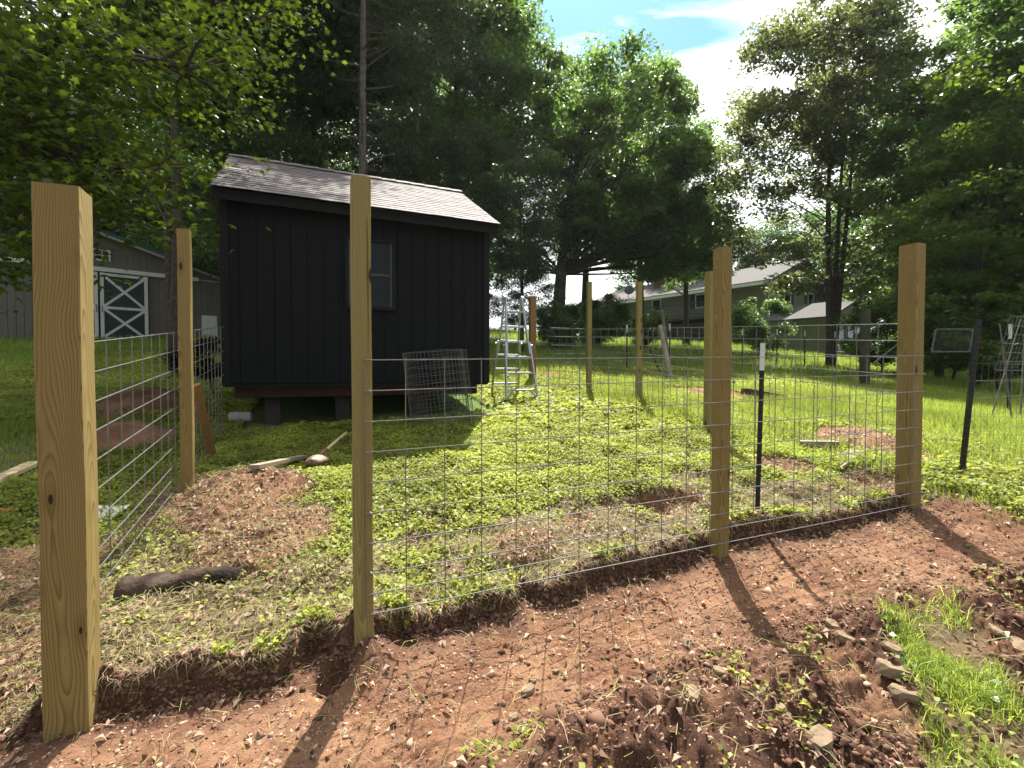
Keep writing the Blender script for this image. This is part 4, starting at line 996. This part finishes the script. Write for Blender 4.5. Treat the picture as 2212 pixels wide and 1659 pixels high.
def hwin(x0, x1, z0, z1, shut=True):
    f_ = MB()
    for q in ((x0, x1, z0, z0 + .09), (x0, x1, z1 - .09, z1), (x0, x0 + .09, z0 + .091, z1 - .091), (x1 - .09, x1, z0 + .091, z1 - .091)): f_.b2(q[0], q[1], -.09, -.031, q[2], q[3])
    o = f_.build('window', M['white'], HS); m = MB(); m.b2(x0 + .08, x1 - .08, -.045, -.032, z0 + .08, z1 - .08); m.build('pane', M['glass'], o)
    if shut:
        for q in ((x0 - .5, x0 - .02), (x1 + .02, x1 + .5)): m = MB(); m.b2(q[0], q[1], -.08, -.031, z0, z1); m.build('shutter', M['shutter'], o)
w1 = at(1700, 622, 35.5).z - hb; w2 = at(1700, 668, 35.5).z - hb
hwin(2.5, 3.7, w2, w1); hwin(6.9, 8.2, w2 + .2, w1 + .15)
def lwin(y0, y1, z0, z1, shut=True, door=False):
    f_ = MB()
    for q in ((y0, y1, z0, z0 + .09), (y0, y1, z1 - .09, z1), (y0, y0 + .09, z0 + .091, z1 - .091), (y1 - .09, y1, z0 + .091, z1 - .091)): f_.b2(-.12, -.052, q[0], q[1], q[2], q[3])
    o = f_.build('door' if door else 'window', M['white'], HS); m = MB(); m.b2(-.075, -.053, y0 + .08, y1 - .08, z0 + .08, z1 - .08); m.build('pane', M['glass'], o)
    if shut:
        for q in ((y0 - .4, y0 - .02), (y1 + .02, y1 + .4)): m = MB(); m.b2(-.1, -.052, q[0], q[1], z0, z1); m.build('shutter', M['shutter'], o)
dz_ = at(1522, 689, 37.5).z - hb
lwin(4.2, 5.5, dz_ + .9, dz_ + 2.0); lwin(8.6, 9.5, dz_ + .05, dz_ + 2.05, False, True); lwin(12.5, 13.6, dz_ + .05, dz_ + 2.05, False, True)
DK = MB(); DK.b2(-2.6, -.06, 2.2, LL + 1, dz_ - .22, dz_); dk = DK.build('deck', M['deck'], HS)
m = MB(); m.b2(-2.6, -2.54, 2.2, LL + 1, dz_ + .95, dz_ + 1.03); m.b2(-2.6, -2.54, 2.2, LL + 1, dz_ + .08, dz_ + .14)
y = 2.2
while y < LL + 1: m.b2(-2.585, -2.555, y, y + .035, dz_ + .14, dz_ + .95); y += .14
m.build('railing', M['deck'], dk)
for y in (2.3, 6, 9.7, 13.4, 17): m = MB(); m.b2(-2.55, -2.4, y, y + .15, -1.2, dz_ - .22); m.build('deck_post', M['deck'], dk)
# lower wing
wh = at(1770, 685, 30).z - hb; wr = at(1820, 655, 33).z - hb
m = MB(); m.b2(-1.5, 6.6, -4.2, -.06, -.8, wh - .02)
b = len(m.v); m.v += [(-1.5, -4.2, wh - .02), (6.6, -4.2, wh - .02), (2.55, -4.2, wr), (-1.5, -4.15, wh - .02), (6.6, -4.15, wh - .02), (2.55, -4.15, wr)]
m.f += [(b, b + 1, b + 2), (b + 5, b + 4, b + 3), (b, b + 3, b + 4, b + 1), (b + 1, b + 4, b + 5, b + 2), (b + 2, b + 5, b + 3, b)]
wg = m.build('wing', M['house_wall'], HS)
m = MB(); hroof(m, -1.5, 6.6, -4.2, -.8, wh, wr, .45, .14); m.build('wing_roof', M['house_roof'], wg)
m = MB()
for (xa, xb) in ((-1.0, 0), (.2, 1.2), (2.0, 3.1), (3.4, 4.4), (4.8, 5.8)): m.b2(xa, xb, -4.26, -4.205, wh - 2.0, wh - .3)
m.build('wing_windows', M['glass'], wg)
m = MB()
for xa in (-1.35, .05, 1.5, 3.2, 4.55, 6.1): m.b2(xa, xa + .12, -4.3, -4.262, wh - 2.3, wh - .06)
m.b2(-1.9, 7.0, -4.68, -4.64, wh - .18, wh - .02); m.build('wing_trim', simple('tan_trim', (.30, .29, .24), .7), wg)
# porch roof hut at the far left end of the house
PV = empty('porch_shelter', (K.x - .627 * 20 - 1.2, K.y + .779 * 17, hb), math.atan2(.627, .779)); tag(PV, 'dark open shelter with low peaked roof left of the long house', 'shelter')
m = MB(); zt_ = at(1300, 690, 45).z - hb; hroof(m, -3, 3, -3, 3, zt_ - .3, zt_ + 1.4, .4, .2); m.build('roof', M['shutter'], PV)
for x in (-2.8, 2.8):
    for y in (-2.8, 2.8): m = MB(); m.b2(x - .1, x + .1, y - .1, y + .1, -2, zt_ - .4); m.build('post', M['deck'], PV)

# ------------------------------------------------------------ trees
def bez(a, b, c, n=6):
    return [a * (1 - t) ** 2 + b * 2 * t * (1 - t) + c * t * t for t in [i / n for i in range(n + 1)]]
def make_tree(seed, H, r0, lobes, nclump, nleaf, lsize, shape='leaf', fork=None, clump_r=.9, droop=0., flat=.55, twigs=True, lean=(0, 0), up=.35, trunk_top=.8, aspect=.6):
    """lobes: list of (cx,cy,cz,rx,ry,rz,weight) in metres relative to the trunk base."""
    rs = random.Random(seed); m = MB()
    tp = Vector((lean[0], lean[1], H * trunk_top)); n = 9; path = []
    for i in range(n + 1):
        t = i / n; path.append(Vector((lean[0] * t ** 1.5 + .10 * math.sin(t * 5 + seed), lean[1] * t ** 1.5 + .1 * math.cos(t * 4 + seed), -.4 + (tp.z + .4) * t)))
    rad = [r0 * (1.35 if i == 0 else 1) * (1 - .88 * (i / n) ** .9) for i in range(n + 1)]
    m.tube(path, rad, 10)
    if fork:
        for (dx, dy) in fork:
            p2 = [Vector((dx * (.15 + t) * 1.0, dy * (.15 + t), -.3 + tp.z * t * .95)) for t in [i / 7 for i in range(8)]]
            m.tube(p2, [r0 * .8 * (1 - .85 * i / 7) for i in range(8)], 8)
    C = []; wsum = sum(l[6] for l in lobes)
    for _ in range(nclump):
        q = rs.random() * wsum
        for l in lobes:
            q -= l[6]
            if q <= 0: break
        while True:
            d = Vector((rs.uniform(-1, 1), rs.uniform(-1, 1), rs.uniform(-1, 1)))
            if .25 < d.length < 1: break
        d = d.normalized() * (d.length ** .45)
        C.append(Vector((l[0] + d.x * l[3], l[1] + d.y * l[4], l[2] + d.z * l[5])))
    for ic, c in enumerate(C):
        if ic % 5 > 1: continue
        # limb from the trunk
        hz = max(.30, min(.97, (c.z - math.hypot(c.x, c.y) * rs.uniform(.35, .8)) / tp.z)); k = hz * n; i0 = min(n - 1, int(k)); s = path[i0].lerp(path[i0 + 1], k - i0)
        mid = s.lerp(c, .5) + Vector((0, 0, .12 * (c - s).length * rs.uniform(-.2, 1.2)))
        rr = max(.012, r0 * .26 * (1 - hz * .7)) * rs.uniform(.5, 1.1)
        m.tube(bez(s, mid, c, 5), [rr * (1 - .85 * j / 5) for j in range(6)], 5, False)
        if twigs:
            for _ in range(3):
                e = c + Vector((rs.uniform(-1, 1), rs.uniform(-1, 1), rs.uniform(-.6, .5))) * clump_r; b0 = mid.lerp(c, rs.uniform(.2, 1)); m.tube([b0, b0.lerp(e, .5) + Vector((0, 0, .05)), e], [rr * .3, rr * .2, .004], 3, False)
    trunk = bpy.data.meshes.new('trunk'); trunk.from_pydata(m.v, [], m.f); trunk.update()
    for p in trunk.polygons: p.use_smooth = True
    r2 = np.random.default_rng(seed); C_ = np.array([tuple(c) for c in C]); per = nleaf
    ci = r2.integers(0, len(C_), per); cr = clump_r * (.55 + .9 * r2.random(len(C_)))
    g = r2.normal(size=(per, 3)); g /= np.linalg.norm(g, axis=1)[:, None]; g *= (r2.random(per) ** .5)[:, None]
    P = C_[ci] + g * (cr[ci])[:, None] * np.array([1, 1, flat]) + np.array([0, 0, -droop]) * (np.linalg.norm(g[:, :2], axis=1) ** 2)[:, None] * cr[ci][:, None]
    V, Fc, k = leaves(P, lsize, up, shape, aspect)
    rn = np.clip(r2.random(per) * .5 + (r2.random(len(C_))[ci]) * .5, 0, 1) ** 1.3; rn = np.repeat(rn, k) if k > 1 else rn
    return trunk, (V, Fc, rn)
def crown_mesh(data, mat): return arr_mesh('crown', data[0], data[1], mat, data[2])
TREES = {}
def define(key, leafm, barkm, *a, **k):
    t, c = make_tree(*a, **k); t.materials.append(M[barkm]); TREES[key] = (t, crown_mesh(c, M[leafm]))
def plant(key, X, Y, label, cat='tree', name='tree', s=1., rz=0., sz=None, group=None, zoff=0.):
    root = empty(name, (X, Y, gz(X, Y) - .05 + zoff), rz); tag(root, label, cat, group); root.scale = (s, s, sz or s)
    link('trunk', TREES[key][0], root); link('crown', TREES[key][1], root); return root
exec_trees = True
# big centre oak: trunk at px 1205, crown stretching right
define('big_oak', 'leaf_oak', 'bark', 3, 15, .36, [(2.9, 0, 9.0, 3.2, 3.0, 4.0, 3), (-1.0, .5, 7.0, 3.0, 2.6, 3.5, 2.2), (4.8, 0, 6.5, 2.7, 2.5, 3.4, 2.2), (3.0, 0, 5.3, 3.6, 2.5, 1.5, 1.5), (-2.2, 0, 11.5, 2.4, 2.4, 3.0, 1.4), (6.6, 0, 5.6, 1.3, 1.6, 2.4, .7)], 330, 72000, .19, clump_r=.78, flat=.6, lean=(1.4, 0))
define('tall_oak', 'leaf_oak', 'bark', 5, 19, .30, [(0, 0, 13, 3.0, 3.0, 5, 3), (.6, 0, 8, 3.0, 3, 3, 1.5), (-.5, 0, 17, 2.2, 2.2, 2.6, 1)], 150, 30000, .20, clump_r=.9, flat=.7)
define('dark_tree', 'leaf_dark', 'bark', 8, 17, .26, [(0, 0, 10.5, 3.2, 3.2, 5.5, 3), (0, 0, 5, 3.2, 3, 2.6, 1.3)], 130, 28000, .22, clump_r=1.0, flat=.6)
define('hemlock', 'needle', 'bark_grey', 12, 19, .22, [(0, 0, 12, 2.6, 2.6, 7, 2), (0, 0, 6, 3.4, 3.2, 3.5, 1.6), (1.2, 0, 10, 2.6, 2.4, 4, 1)], 170, 46000, .19, clump_r=1.05, flat=.35, droop=.6, up=.15, aspect=.28, trunk_top=.95)
define('right_oak', 'leaf_grey', 'bark', 15, 15, .17, [(-.6, 0, 11.0, 3.2, 2.8, 3.0, 2.9), (.4, 0, 12.6, 2.2, 2.0, 2.2, 1.6), (-2.2, 0, 8.4, 2.5, 2.2, 1.9, 1.4), (1.6, 0, 9.0, 2.7, 2.5, 3.0, 2.4), (-.6, 0, 5.6, 4.0, 2.6, 1.6, 1.4), (.3, 0, 4.0, 3.4, 2.2, 1.0, .8)], 260, 56000, .15, clump_r=.72, flat=.6, fork=[(.55, .1), (1.2, .4)])
define('bare_hemlock', 'needle', 'bark_grey', 13, 19, .15, [(.4, .8, 15, 2.6, 2.2, 3.0, 2), (1.8, 1.5, 11.5, 1.8, 1.2, 2.5, 1)], 60, 16000, .19, clump_r=1.0, flat=.35, droop=.6, up=.15, aspect=.28, trunk_top=.95, lean=(.75, 0))
define('wood_tree', 'leaf_oak', 'bark', 21, 15, .15, [(0, 0, 10, 2.8, 2.8, 4.5, 3), (0, 0, 5, 2.8, 2.6, 2.2, .8)], 100, 17500, .19, clump_r=.85, flat=.5)
define('bright_maple', 'leaf_bright', 'bark', 25, 10, .14, [(0, 0, 6.5, 2.6, 2.6, 3.2, 3), (0, 0, 3.0, 2.4, 2.2, 1.4, 1)], 110, 19000, .15, clump_r=.7, flat=.45)
define('bright_bush', 'leaf_bright', 'bark', 29, 2.4, .05, [(0, 0, 1.4, 1.1, 1.0, .9, 1)], 40, 9000, .10, clump_r=.4, flat=.5)
define('shrub', 'leaf_oak', 'bark', 31, 2.6, .05, [(0, 0, 1.5, 1.2, 1.1, 1.2, 1)], 45, 14000, .10, clump_r=.4, flat=.7)
define('red_maple', 'leaf_red', 'bark', 33, 2.0, .05, [(0, 0, 1.3, 1.1, .9, .55, 1)], 40, 12000, .07, clump_r=.35, flat=.35, droop=.5)
define('shade_tree', 'leaf_dark', 'bark', 47, 15, .16, [(0, 0, 10.8, 3.0, 3.0, 2.9, 1)], 90, 26000, .22, clump_r=.9, flat=.5)
define('far_tree', 'leaf_dark', 'bark', 41, 17, .2, [(0, 0, 9.5, 4.2, 4.0, 6.5, 1)], 100, 15000, .30, clump_r=1.4, flat=.7, twigs=False)
define('far_pale', 'leaf_grey', 'bark', 43, 14, .16, [(0, 0, 8, 3.2, 3.2, 5, 1)], 90, 15000, .26, clump_r=1.1, flat=.6)

def pl(key, px, Y, label, **k):
    p = at(px, 700, Y); return plant(key, p.x, Y, label, **k)
pl('big_oak', 1205, 23, 'huge spreading oak right of the shed with the thickest dark trunk', s=1.05)
pl('tall_oak', 1035, 26, 'tall leafy tree directly above the right end of the shed roof', s=1.08)
pl('tall_oak', 985, 22, 'tall rounded tree behind the middle of the shed, right of the hemlock', s=1.0, rz=2.)
pl('bare_hemlock', 768, 13.2, 'dark hemlock with a bare grey trunk rising behind the shed roof', cat='conifer', name='hemlock_tree', s=.98)
pl('hemlock', 905, 19, 'second drooping conifer behind the shed, right of the bare grey trunk', cat='conifer', name='hemlock_tree', s=1.0, rz=4.)
pl('hemlock', 660, 18, 'dark conifer above the left end of the shed roof', cat='conifer', name='hemlock_tree', s=1.02, rz=3.)
pl('hemlock', 1125, 19, 'small slim conifer between the ladder and the thick oak trunk', cat='conifer', name='hemlock_tree', s=.46, rz=5.)
def dead_limbs():
    rt = [o for o in bpy.data.objects if o.get('label', '').startswith('dark hemlock with a bare grey')][0]; m = MB(); rs = random.Random(5)
    for k in range(34):
        z = 4.2 + k * .23 + rs.uniform(-.1, .1); a = rs.uniform(0, 6.28); Ln = rs.uniform(.8, 2.0); d = Vector((math.cos(a), math.sin(a) * .7, 0))
        s0 = Vector((.75 * (z / 18) ** 1.5 + .1 * math.sin(z * .28 + 13), .1 * math.cos(z * .25 + 13), z)); e = s0 + d * Ln + Vector((0, 0, rs.uniform(-.1, .75) * Ln * .6)); md_ = s0.lerp(e, .5) + Vector((0, 0, -.08))
        m.tube([s0, md_, e], [.028, .017, .004], 4, False)
        for q in range(3): f_ = s0.lerp(e, rs.uniform(.35, .9)); m.tube([f_, f_ + Vector((rs.uniform(-.35, .35), rs.uniform(-.3, .3), rs.uniform(-.1, .25)))], [.008, .002], 3, False)
    m.build('dead_branches', M['bark_grey'], rt)
dead_limbs()
GO = 'leafy oaks forming the canopy right of the shed'
for (px, Y, s, lab) in [(1262, 30, .93, 'oak whose top reaches highest beside the blue sky'), (1380, 29, .90, 'oak forming the shoulder of the canopy below the blue sky'), (1480, 31, .74, 'lower rounded oak at the right end of the canopy')]: pl('tall_oak', px, Y, lab, s=s, rz=px, group=GO)
GB = 'dark trees behind the barn and shed'
for (px, Y, key, s, rz, lab) in [(560, 21, 'dark_tree', 1.0, .5, 'dark leafy tree just left of the shed roof'), (470, 26, 'dark_tree', 1.1, 2.2, 'tall dark tree behind the barn roof end'), (330, 31, 'dark_tree', 1.1, 4.1, 'forked dark tree rising right behind the barn ridge'),
                             (190, 33, 'dark_tree', 1.1, 1.1, 'dark tree behind the barn peak'), (60, 30, 'dark_tree', 1.15, 3.3, 'dark tree behind the left barn roof slope'), (-80, 27, 'dark_tree', 1.1, 5.2, 'dark tree at the far left beyond the frame edge')]:
    pl(key, px, Y, lab, s=s, rz=rz, group=GB)
TREES['far_tree'] = TREES['far_tree']
for (X_, Y_, s_, lab) in [(-8.6, 12.3, 1., 'tall tree with high crown added to shade the lawn, between the barn and the shed'), (-11.6, 16.5, 1.05, 'tall tree with high crown added to shade the lawn, in front of the barn door'), (-7.2, 17.5, 1.1, 'tall tree with high crown added to shade the lawn, behind the left end of the shed')]:  # trees added so the left lawn lies in shade
    plant('shade_tree', X_, Y_, lab, s=s_, rz=X_, group=GB)
GF = 'distant trees closing the background'
for i, (px, Y, key, s, lab) in enumerate([(880, 36, 'far_tree', 1.25, 'distant tree behind the second conifer'), (1010, 38, 'far_tree', 1.1, 'distant tree behind the right end of the shed'),
                                      (560, 40, 'far_tree', 1.4, 'distant tall tree behind the dark tree left of the shed'), (400, 44, 'far_pale', 1.5, 'pale distant tree in the sky gap above the barn'), (240, 46, 'far_tree', 1.3, 'distant tree far behind the barn ridge'), (90, 42, 'far_tree', 1.4, 'distant tree at upper left behind the maple limbs'),
                                      (1480, 46, 'far_pale', 1.05, 'pale distant tree where the oak outline meets the sky'), (1580, 50, 'far_pale', .95, 'small pale distant tree above the house chimney'), (1660, 48, 'far_tree', .75, 'low distant tree behind the house roof'), (1400, 52, 'far_tree', .85, 'low distant tree left of the house roof')]):
    pl(key, px, Y, lab, s=s, rz=i * 1.3, group=GF)
pl('right_oak', 1790, 20, 'open crowned tree with twin dark trunks in front of the house', s=1.05)
GW = 'woodland trees at the right'
for i, (px, Y, key, s, lab) in enumerate([(1920, 27, 'wood_tree', .95, 'woodland tree just right of the twin trunk tree'), (2034, 17, 'wood_tree', .80, 'woodland tree with straight trunk right of the thick corner post'), (2072, 21, 'wood_tree', .88, 'woodland tree with forked trunk behind the chain link gate'),
                                      (2125, 16, 'wood_tree', .74, 'woodland tree behind the black leaning stake'), (2215, 19, 'wood_tree', 1.1, 'woodland tree near the right edge'), (2260, 15, 'wood_tree', 1., 'woodland tree just past the right edge'), (1990, 33, 'far_tree', .9, 'deep shaded tree seen between the woodland trunks'),
                                      (2100, 34, 'far_tree', 1., 'deep shaded tree behind the forked trunk'), (2230, 32, 'far_tree', 1.1, 'deep shaded tree at the far right'), (1860, 38, 'far_tree', .8, 'deep shaded tree behind the house wing'), (1760, 47, 'far_tree', .8, 'dark tree top peeking over the house gable')]):
    pl(key, px, Y, lab, s=s, rz=i * 2.1, group=GW)
pl('bright_maple', 2290, 14, 'bright green young maple crown at the right edge', s=1.2, name='maple_tree')
pl('bright_maple', 2120, 14, 'yellow green maple between the woodland trunks', s=.8, rz=2, name='maple_tree')
pl('bright_bush', 1915, 17, 'bright yellow green bush just left of the thick corner post', cat='bush', name='bush', s=1.15)
pl('bright_bush', 2150, 13, 'leafy green bush below the woodland trunks at the right', cat='bush', name='bush', s=1.0, rz=2)
pl('shrub', 1640, 26, 'dark green shrub in front of the house corner', cat='shrub', name='shrub', s=1.15)
pl('shrub', 1207, 21, 'round shrub at the foot of the thick oak trunk', cat='shrub', name='shrub', s=.8, rz=1)
pl('shrub', 1300, 24, 'shrub under the big oak left of the deck', cat='shrub', name='shrub', s=1.0, rz=3)
pl('shrub', 1400, 27, 'shrub below the deck railing', cat='shrub', name='shrub', s=.8, rz=3)
pl('shrub', 2030, 19, 'shrub in the shade behind the chain link gate', cat='shrub', name='shrub', s=1.2, rz=2.4)
pl('bright_bush', 2060, 15.5, 'bright bush glowing under the woodland trees behind the gate', cat='bush', name='bush', s=1.2, rz=4)
pl('bright_maple', 1985, 23, 'low bright maple in the gap beside the corner post top', s=.62, rz=1, name='maple_tree')
p = at(462, 700, 9.0); plant('red_maple', p.x, 9.0, 'dark red lace leaf maple at the left side of the shed', cat='small tree', name='red_maple', s=.62)
# understory
for i, (px, Y, s, lab) in enumerate([(20, 24, 1.3, 'dark bush at the left end of the barn'), (2180, 23, 1.5, 'tall bush in the shade at the right edge'), (1960, 25, 1.3, 'bush behind the right corner post'), (2090, 25, 1.5, 'bush behind the woodland trunks')]):
    pl('shrub', px, Y, lab, cat='shrub', name='shrub', s=s, rz=i)

# near maple at the upper left with drooping limbs
def near_maple():
    root = empty('maple_tree', (-9.2, 7.2, gz(-9.2, 7.2))); tag(root, 'near maple whose dark limbs and bright leaves hang in from the upper left', 'tree')
    o3 = Vector(root.location); m = MB(); tips = []
    W_ = lambda px, py, Y: at(px, py, Y) - o3
    m.tube([Vector((0, 0, -.3)), Vector((.1, 0, 2)), Vector((0, -.2, 4.5)), Vector((.3, 0, 8)), Vector((.6, .3, 11))], [.3, .24, .2, .14, .05], 12)
    limbs = [([W_(-350, 300, 6.9), W_(0, 325, 6.4), W_(120, 335, 6.2), W_(220, 352, 6.1), W_(330, 372, 6.0)], .11),
             ([W_(-350, 200, 6.8), W_(-30, 190, 6.2), W_(45, 145, 6.0), W_(110, 85, 6.0), W_(240, 90, 6.2), W_(400, 150, 6.4)], .16),
             ([W_(45, 145, 6.0), W_(58, 210, 5.9), W_(70, 260, 5.9), W_(40, 320, 5.9)], .07),
             ([W_(-350, 60, 7.5), W_(0, -40, 7.2), W_(250, -80, 7.2), W_(560, 40, 7.6)], .10),
             ([W_(-200, 480, 6.4), W_(0, 440, 6.0), W_(60, 490, 5.8)], .04),
             ([W_(0, -40, 7.2), W_(120, 60, 7.0), W_(300, 200, 7.2)], .05)]
    for pts, r in limbs:
        pts2 = [Vector((0, 0, min(5.5, max(2.6, pts[0].z - .4))))] + pts if (pts[0].x < -0 or True) and pts is not limbs[2][0] and pts is not limbs[5][0] else pts
        sm = []
        for i in range(len(pts2) - 1):
            for t in (0, .33, .66): sm.append(pts2[i].lerp(pts2[i + 1], t) + Vector((random.uniform(-.03, .03), random.uniform(-.03, .03), random.uniform(-.03, .03))))
        sm.append(pts2[-1]); n = len(sm); m.tube(sm, [r * (1 - .8 * i / n) for i in range(n)], 7)
        for i in range(3, n):
            for _ in range(5):
                e = sm[i] + Vector((random.uniform(-.9, 1.1), random.uniform(-1.0, 1.0), random.uniform(-.9, .75)))
                mid = sm[i].lerp(e, .5) + Vector((0, 0, .08)); m.tube([sm[i], mid, e], [r * .16, r * .1, .004], 4, False); tips += [mid, e, e]
    for _ in range(150):
        px, py = random.uniform(-250, 640), random.uniform(-260, 420)
        if py > 480 - .55 * max(px, 0) and px > 150: continue
        tips.append(W_(px, py, random.uniform(6.6, 9.4)))
    for _ in range(26): tips.append(W_(random.uniform(-60, 60), random.uniform(380, 640), random.uniform(5.6, 6.2)))
    t = m.build('trunk', M['bark'], root, smooth=True)
    T = np.array([tuple(x) for x in tips]); n = 17000; ci = rng.integers(0, len(T), n); g = rng.normal(size=(n, 3)) * np.array([.26, .26, .10])
    V, Fc, k = leaves(T[ci] + g, .095, .5, 'star')
    rn = np.repeat(np.clip(rng.random(n) * .45 + rng.random(len(T))[ci] * .55, 0, 1) ** 1.7, k)
    link('crown', arr_mesh('crown', V, Fc, M['leaf_near'], rn), root)
near_maple()

# ------------------------------------------------------------ thin volume added to lift the blacks like lens glare
m = MB(); m.b2(-600, 600, -600, 600, float(ZZ.min()) - 1.5, 32)
def glare_volume_mat():
    m, nt, out = new_mat('veiling_glare_volume'); h = N(nt)
    v = h.n('ShaderNodeVolumePrincipled'); v.inputs['Color'].default_value = (.86, .93, 1., 1); v.inputs['Density'].default_value = .00022; v.inputs['Anisotropy'].default_value = .35
    h.l(v.outputs[0], out.inputs['Volume']); return m
tag(m.build('glare_volume', glare_volume_mat()), kind='stuff')
# ------------------------------------------------------------ world, sun
SUN_AZ, SUN_EL = R(7), R(58)
w = bpy.data.worlds.new('World'); scene.world = w; w.use_nodes = True; nt = w.node_tree; nt.nodes.clear(); h = N(nt)
sky = h.n('ShaderNodeTexSky', sky_type='NISHITA'); sky.sun_disc = False; sky.sun_elevation = SUN_EL; sky.sun_rotation = SUN_AZ; sky.air_density = 1.; sky.dust_density = .6; sky.ozone_density = .7
tc = h.n('ShaderNodeTexCoord').outputs['Generated']
sp = h.n('ShaderNodeSeparateXYZ'); h.l(tc, sp.inputs[0])
zz = h.math('MAXIMUM', sp.outputs[2], .05)
cm = h.n('ShaderNodeCombineXYZ'); h.l(h.math('DIVIDE', sp.outputs[0], zz), cm.inputs[0]); h.l(h.math('DIVIDE', sp.outputs[1], zz), cm.inputs[1])
rot = h.n('ShaderNodeMapping'); h.l(cm.outputs[0], rot.inputs[0]); rot.inputs['Rotation'].default_value = (0, 0, R(35)); rot.inputs['Scale'].default_value = (1.0, 2.2, 1)
cn = h.noise(rot.outputs[0], 2.3, 8, .58, .5)
bigc = h.noise(cm.outputs[0], .55, 3, .5)
# clear blue hole high in the middle
dv = h.n('ShaderNodeVectorMath', operation='DISTANCE'); h.l(cm.outputs[0], dv.inputs[0]); dv.inputs[1].default_value = (.27, 1.20, 0)
hole = h.ramp(dv.outputs['Value'], [(.32, 0.), (.75, 1.)])
cov = h.math('ADD', h.math('MULTIPLY', cn, .75), h.math('MULTIPLY', hole, .50)); cov = h.math('ADD', cov, h.math('MULTIPLY', bigc, .12))
cf = h.ramp(cov, [(.47, 0.), (.70, 1.)])
sdn = h.n('ShaderNodeVectorMath', operation='DOT_PRODUCT'); h.l(tc, sdn.inputs[0]); sdn.inputs[1].default_value = (math.sin(SUN_AZ) * math.cos(SUN_EL), math.cos(SUN_AZ) * math.cos(SUN_EL), math.sin(SUN_EL))
near_sun = h.ramp(sdn.outputs['Value'], [(.0, 0.), (.9, 1.)])
cc = h.mix(near_sun, (1.7, 1.9, 2.15), (9.5, 9.5, 9.3))
cc = h.mix(h.ramp(cn, [(.3, .35), (.7, 0.)]), cc, (4.6, 5.6, 6.6))
skc = h.mix(1., sky.outputs[0], (.55, .86, 1.02), 'MULTIPLY'); fin = h.mix(cf, skc, cc)
bg = h.n('ShaderNodeBackground'); h.l(fin, bg.inputs[0]); bg.inputs[1].default_value = .08
wo_ = h.n('ShaderNodeOutputWorld'); h.l(bg.outputs[0], wo_.inputs[0])
sd = bpy.data.lights.new('sun', 'SUN'); so = bpy.data.objects.new('sun', sd); col.objects.link(so)
sd.energy = 5.0; sd.angle = R(.55); sd.color = (1., .95, .86)
dirv = Vector((math.sin(SUN_AZ) * math.cos(SUN_EL), math.cos(SUN_AZ) * math.cos(SUN_EL), math.sin(SUN_EL)))
so.rotation_euler = dirv.to_track_quat('Z', 'Y').to_euler(); so.location = (5, 20, 30)

scene.view_settings.view_transform = 'Standard'; scene.view_settings.look = 'None'; scene.view_settings.exposure = 1.6; scene.view_settings.gamma = 1
scene.render.engine = 'CYCLES'
cy = scene.cycles; cy.max_bounces = 7; cy.diffuse_bounces = 3; cy.glossy_bounces = 2; cy.transmission_bounces = 4; cy.transparent_max_bounces = 4; cy.sample_clamp_indirect = 6
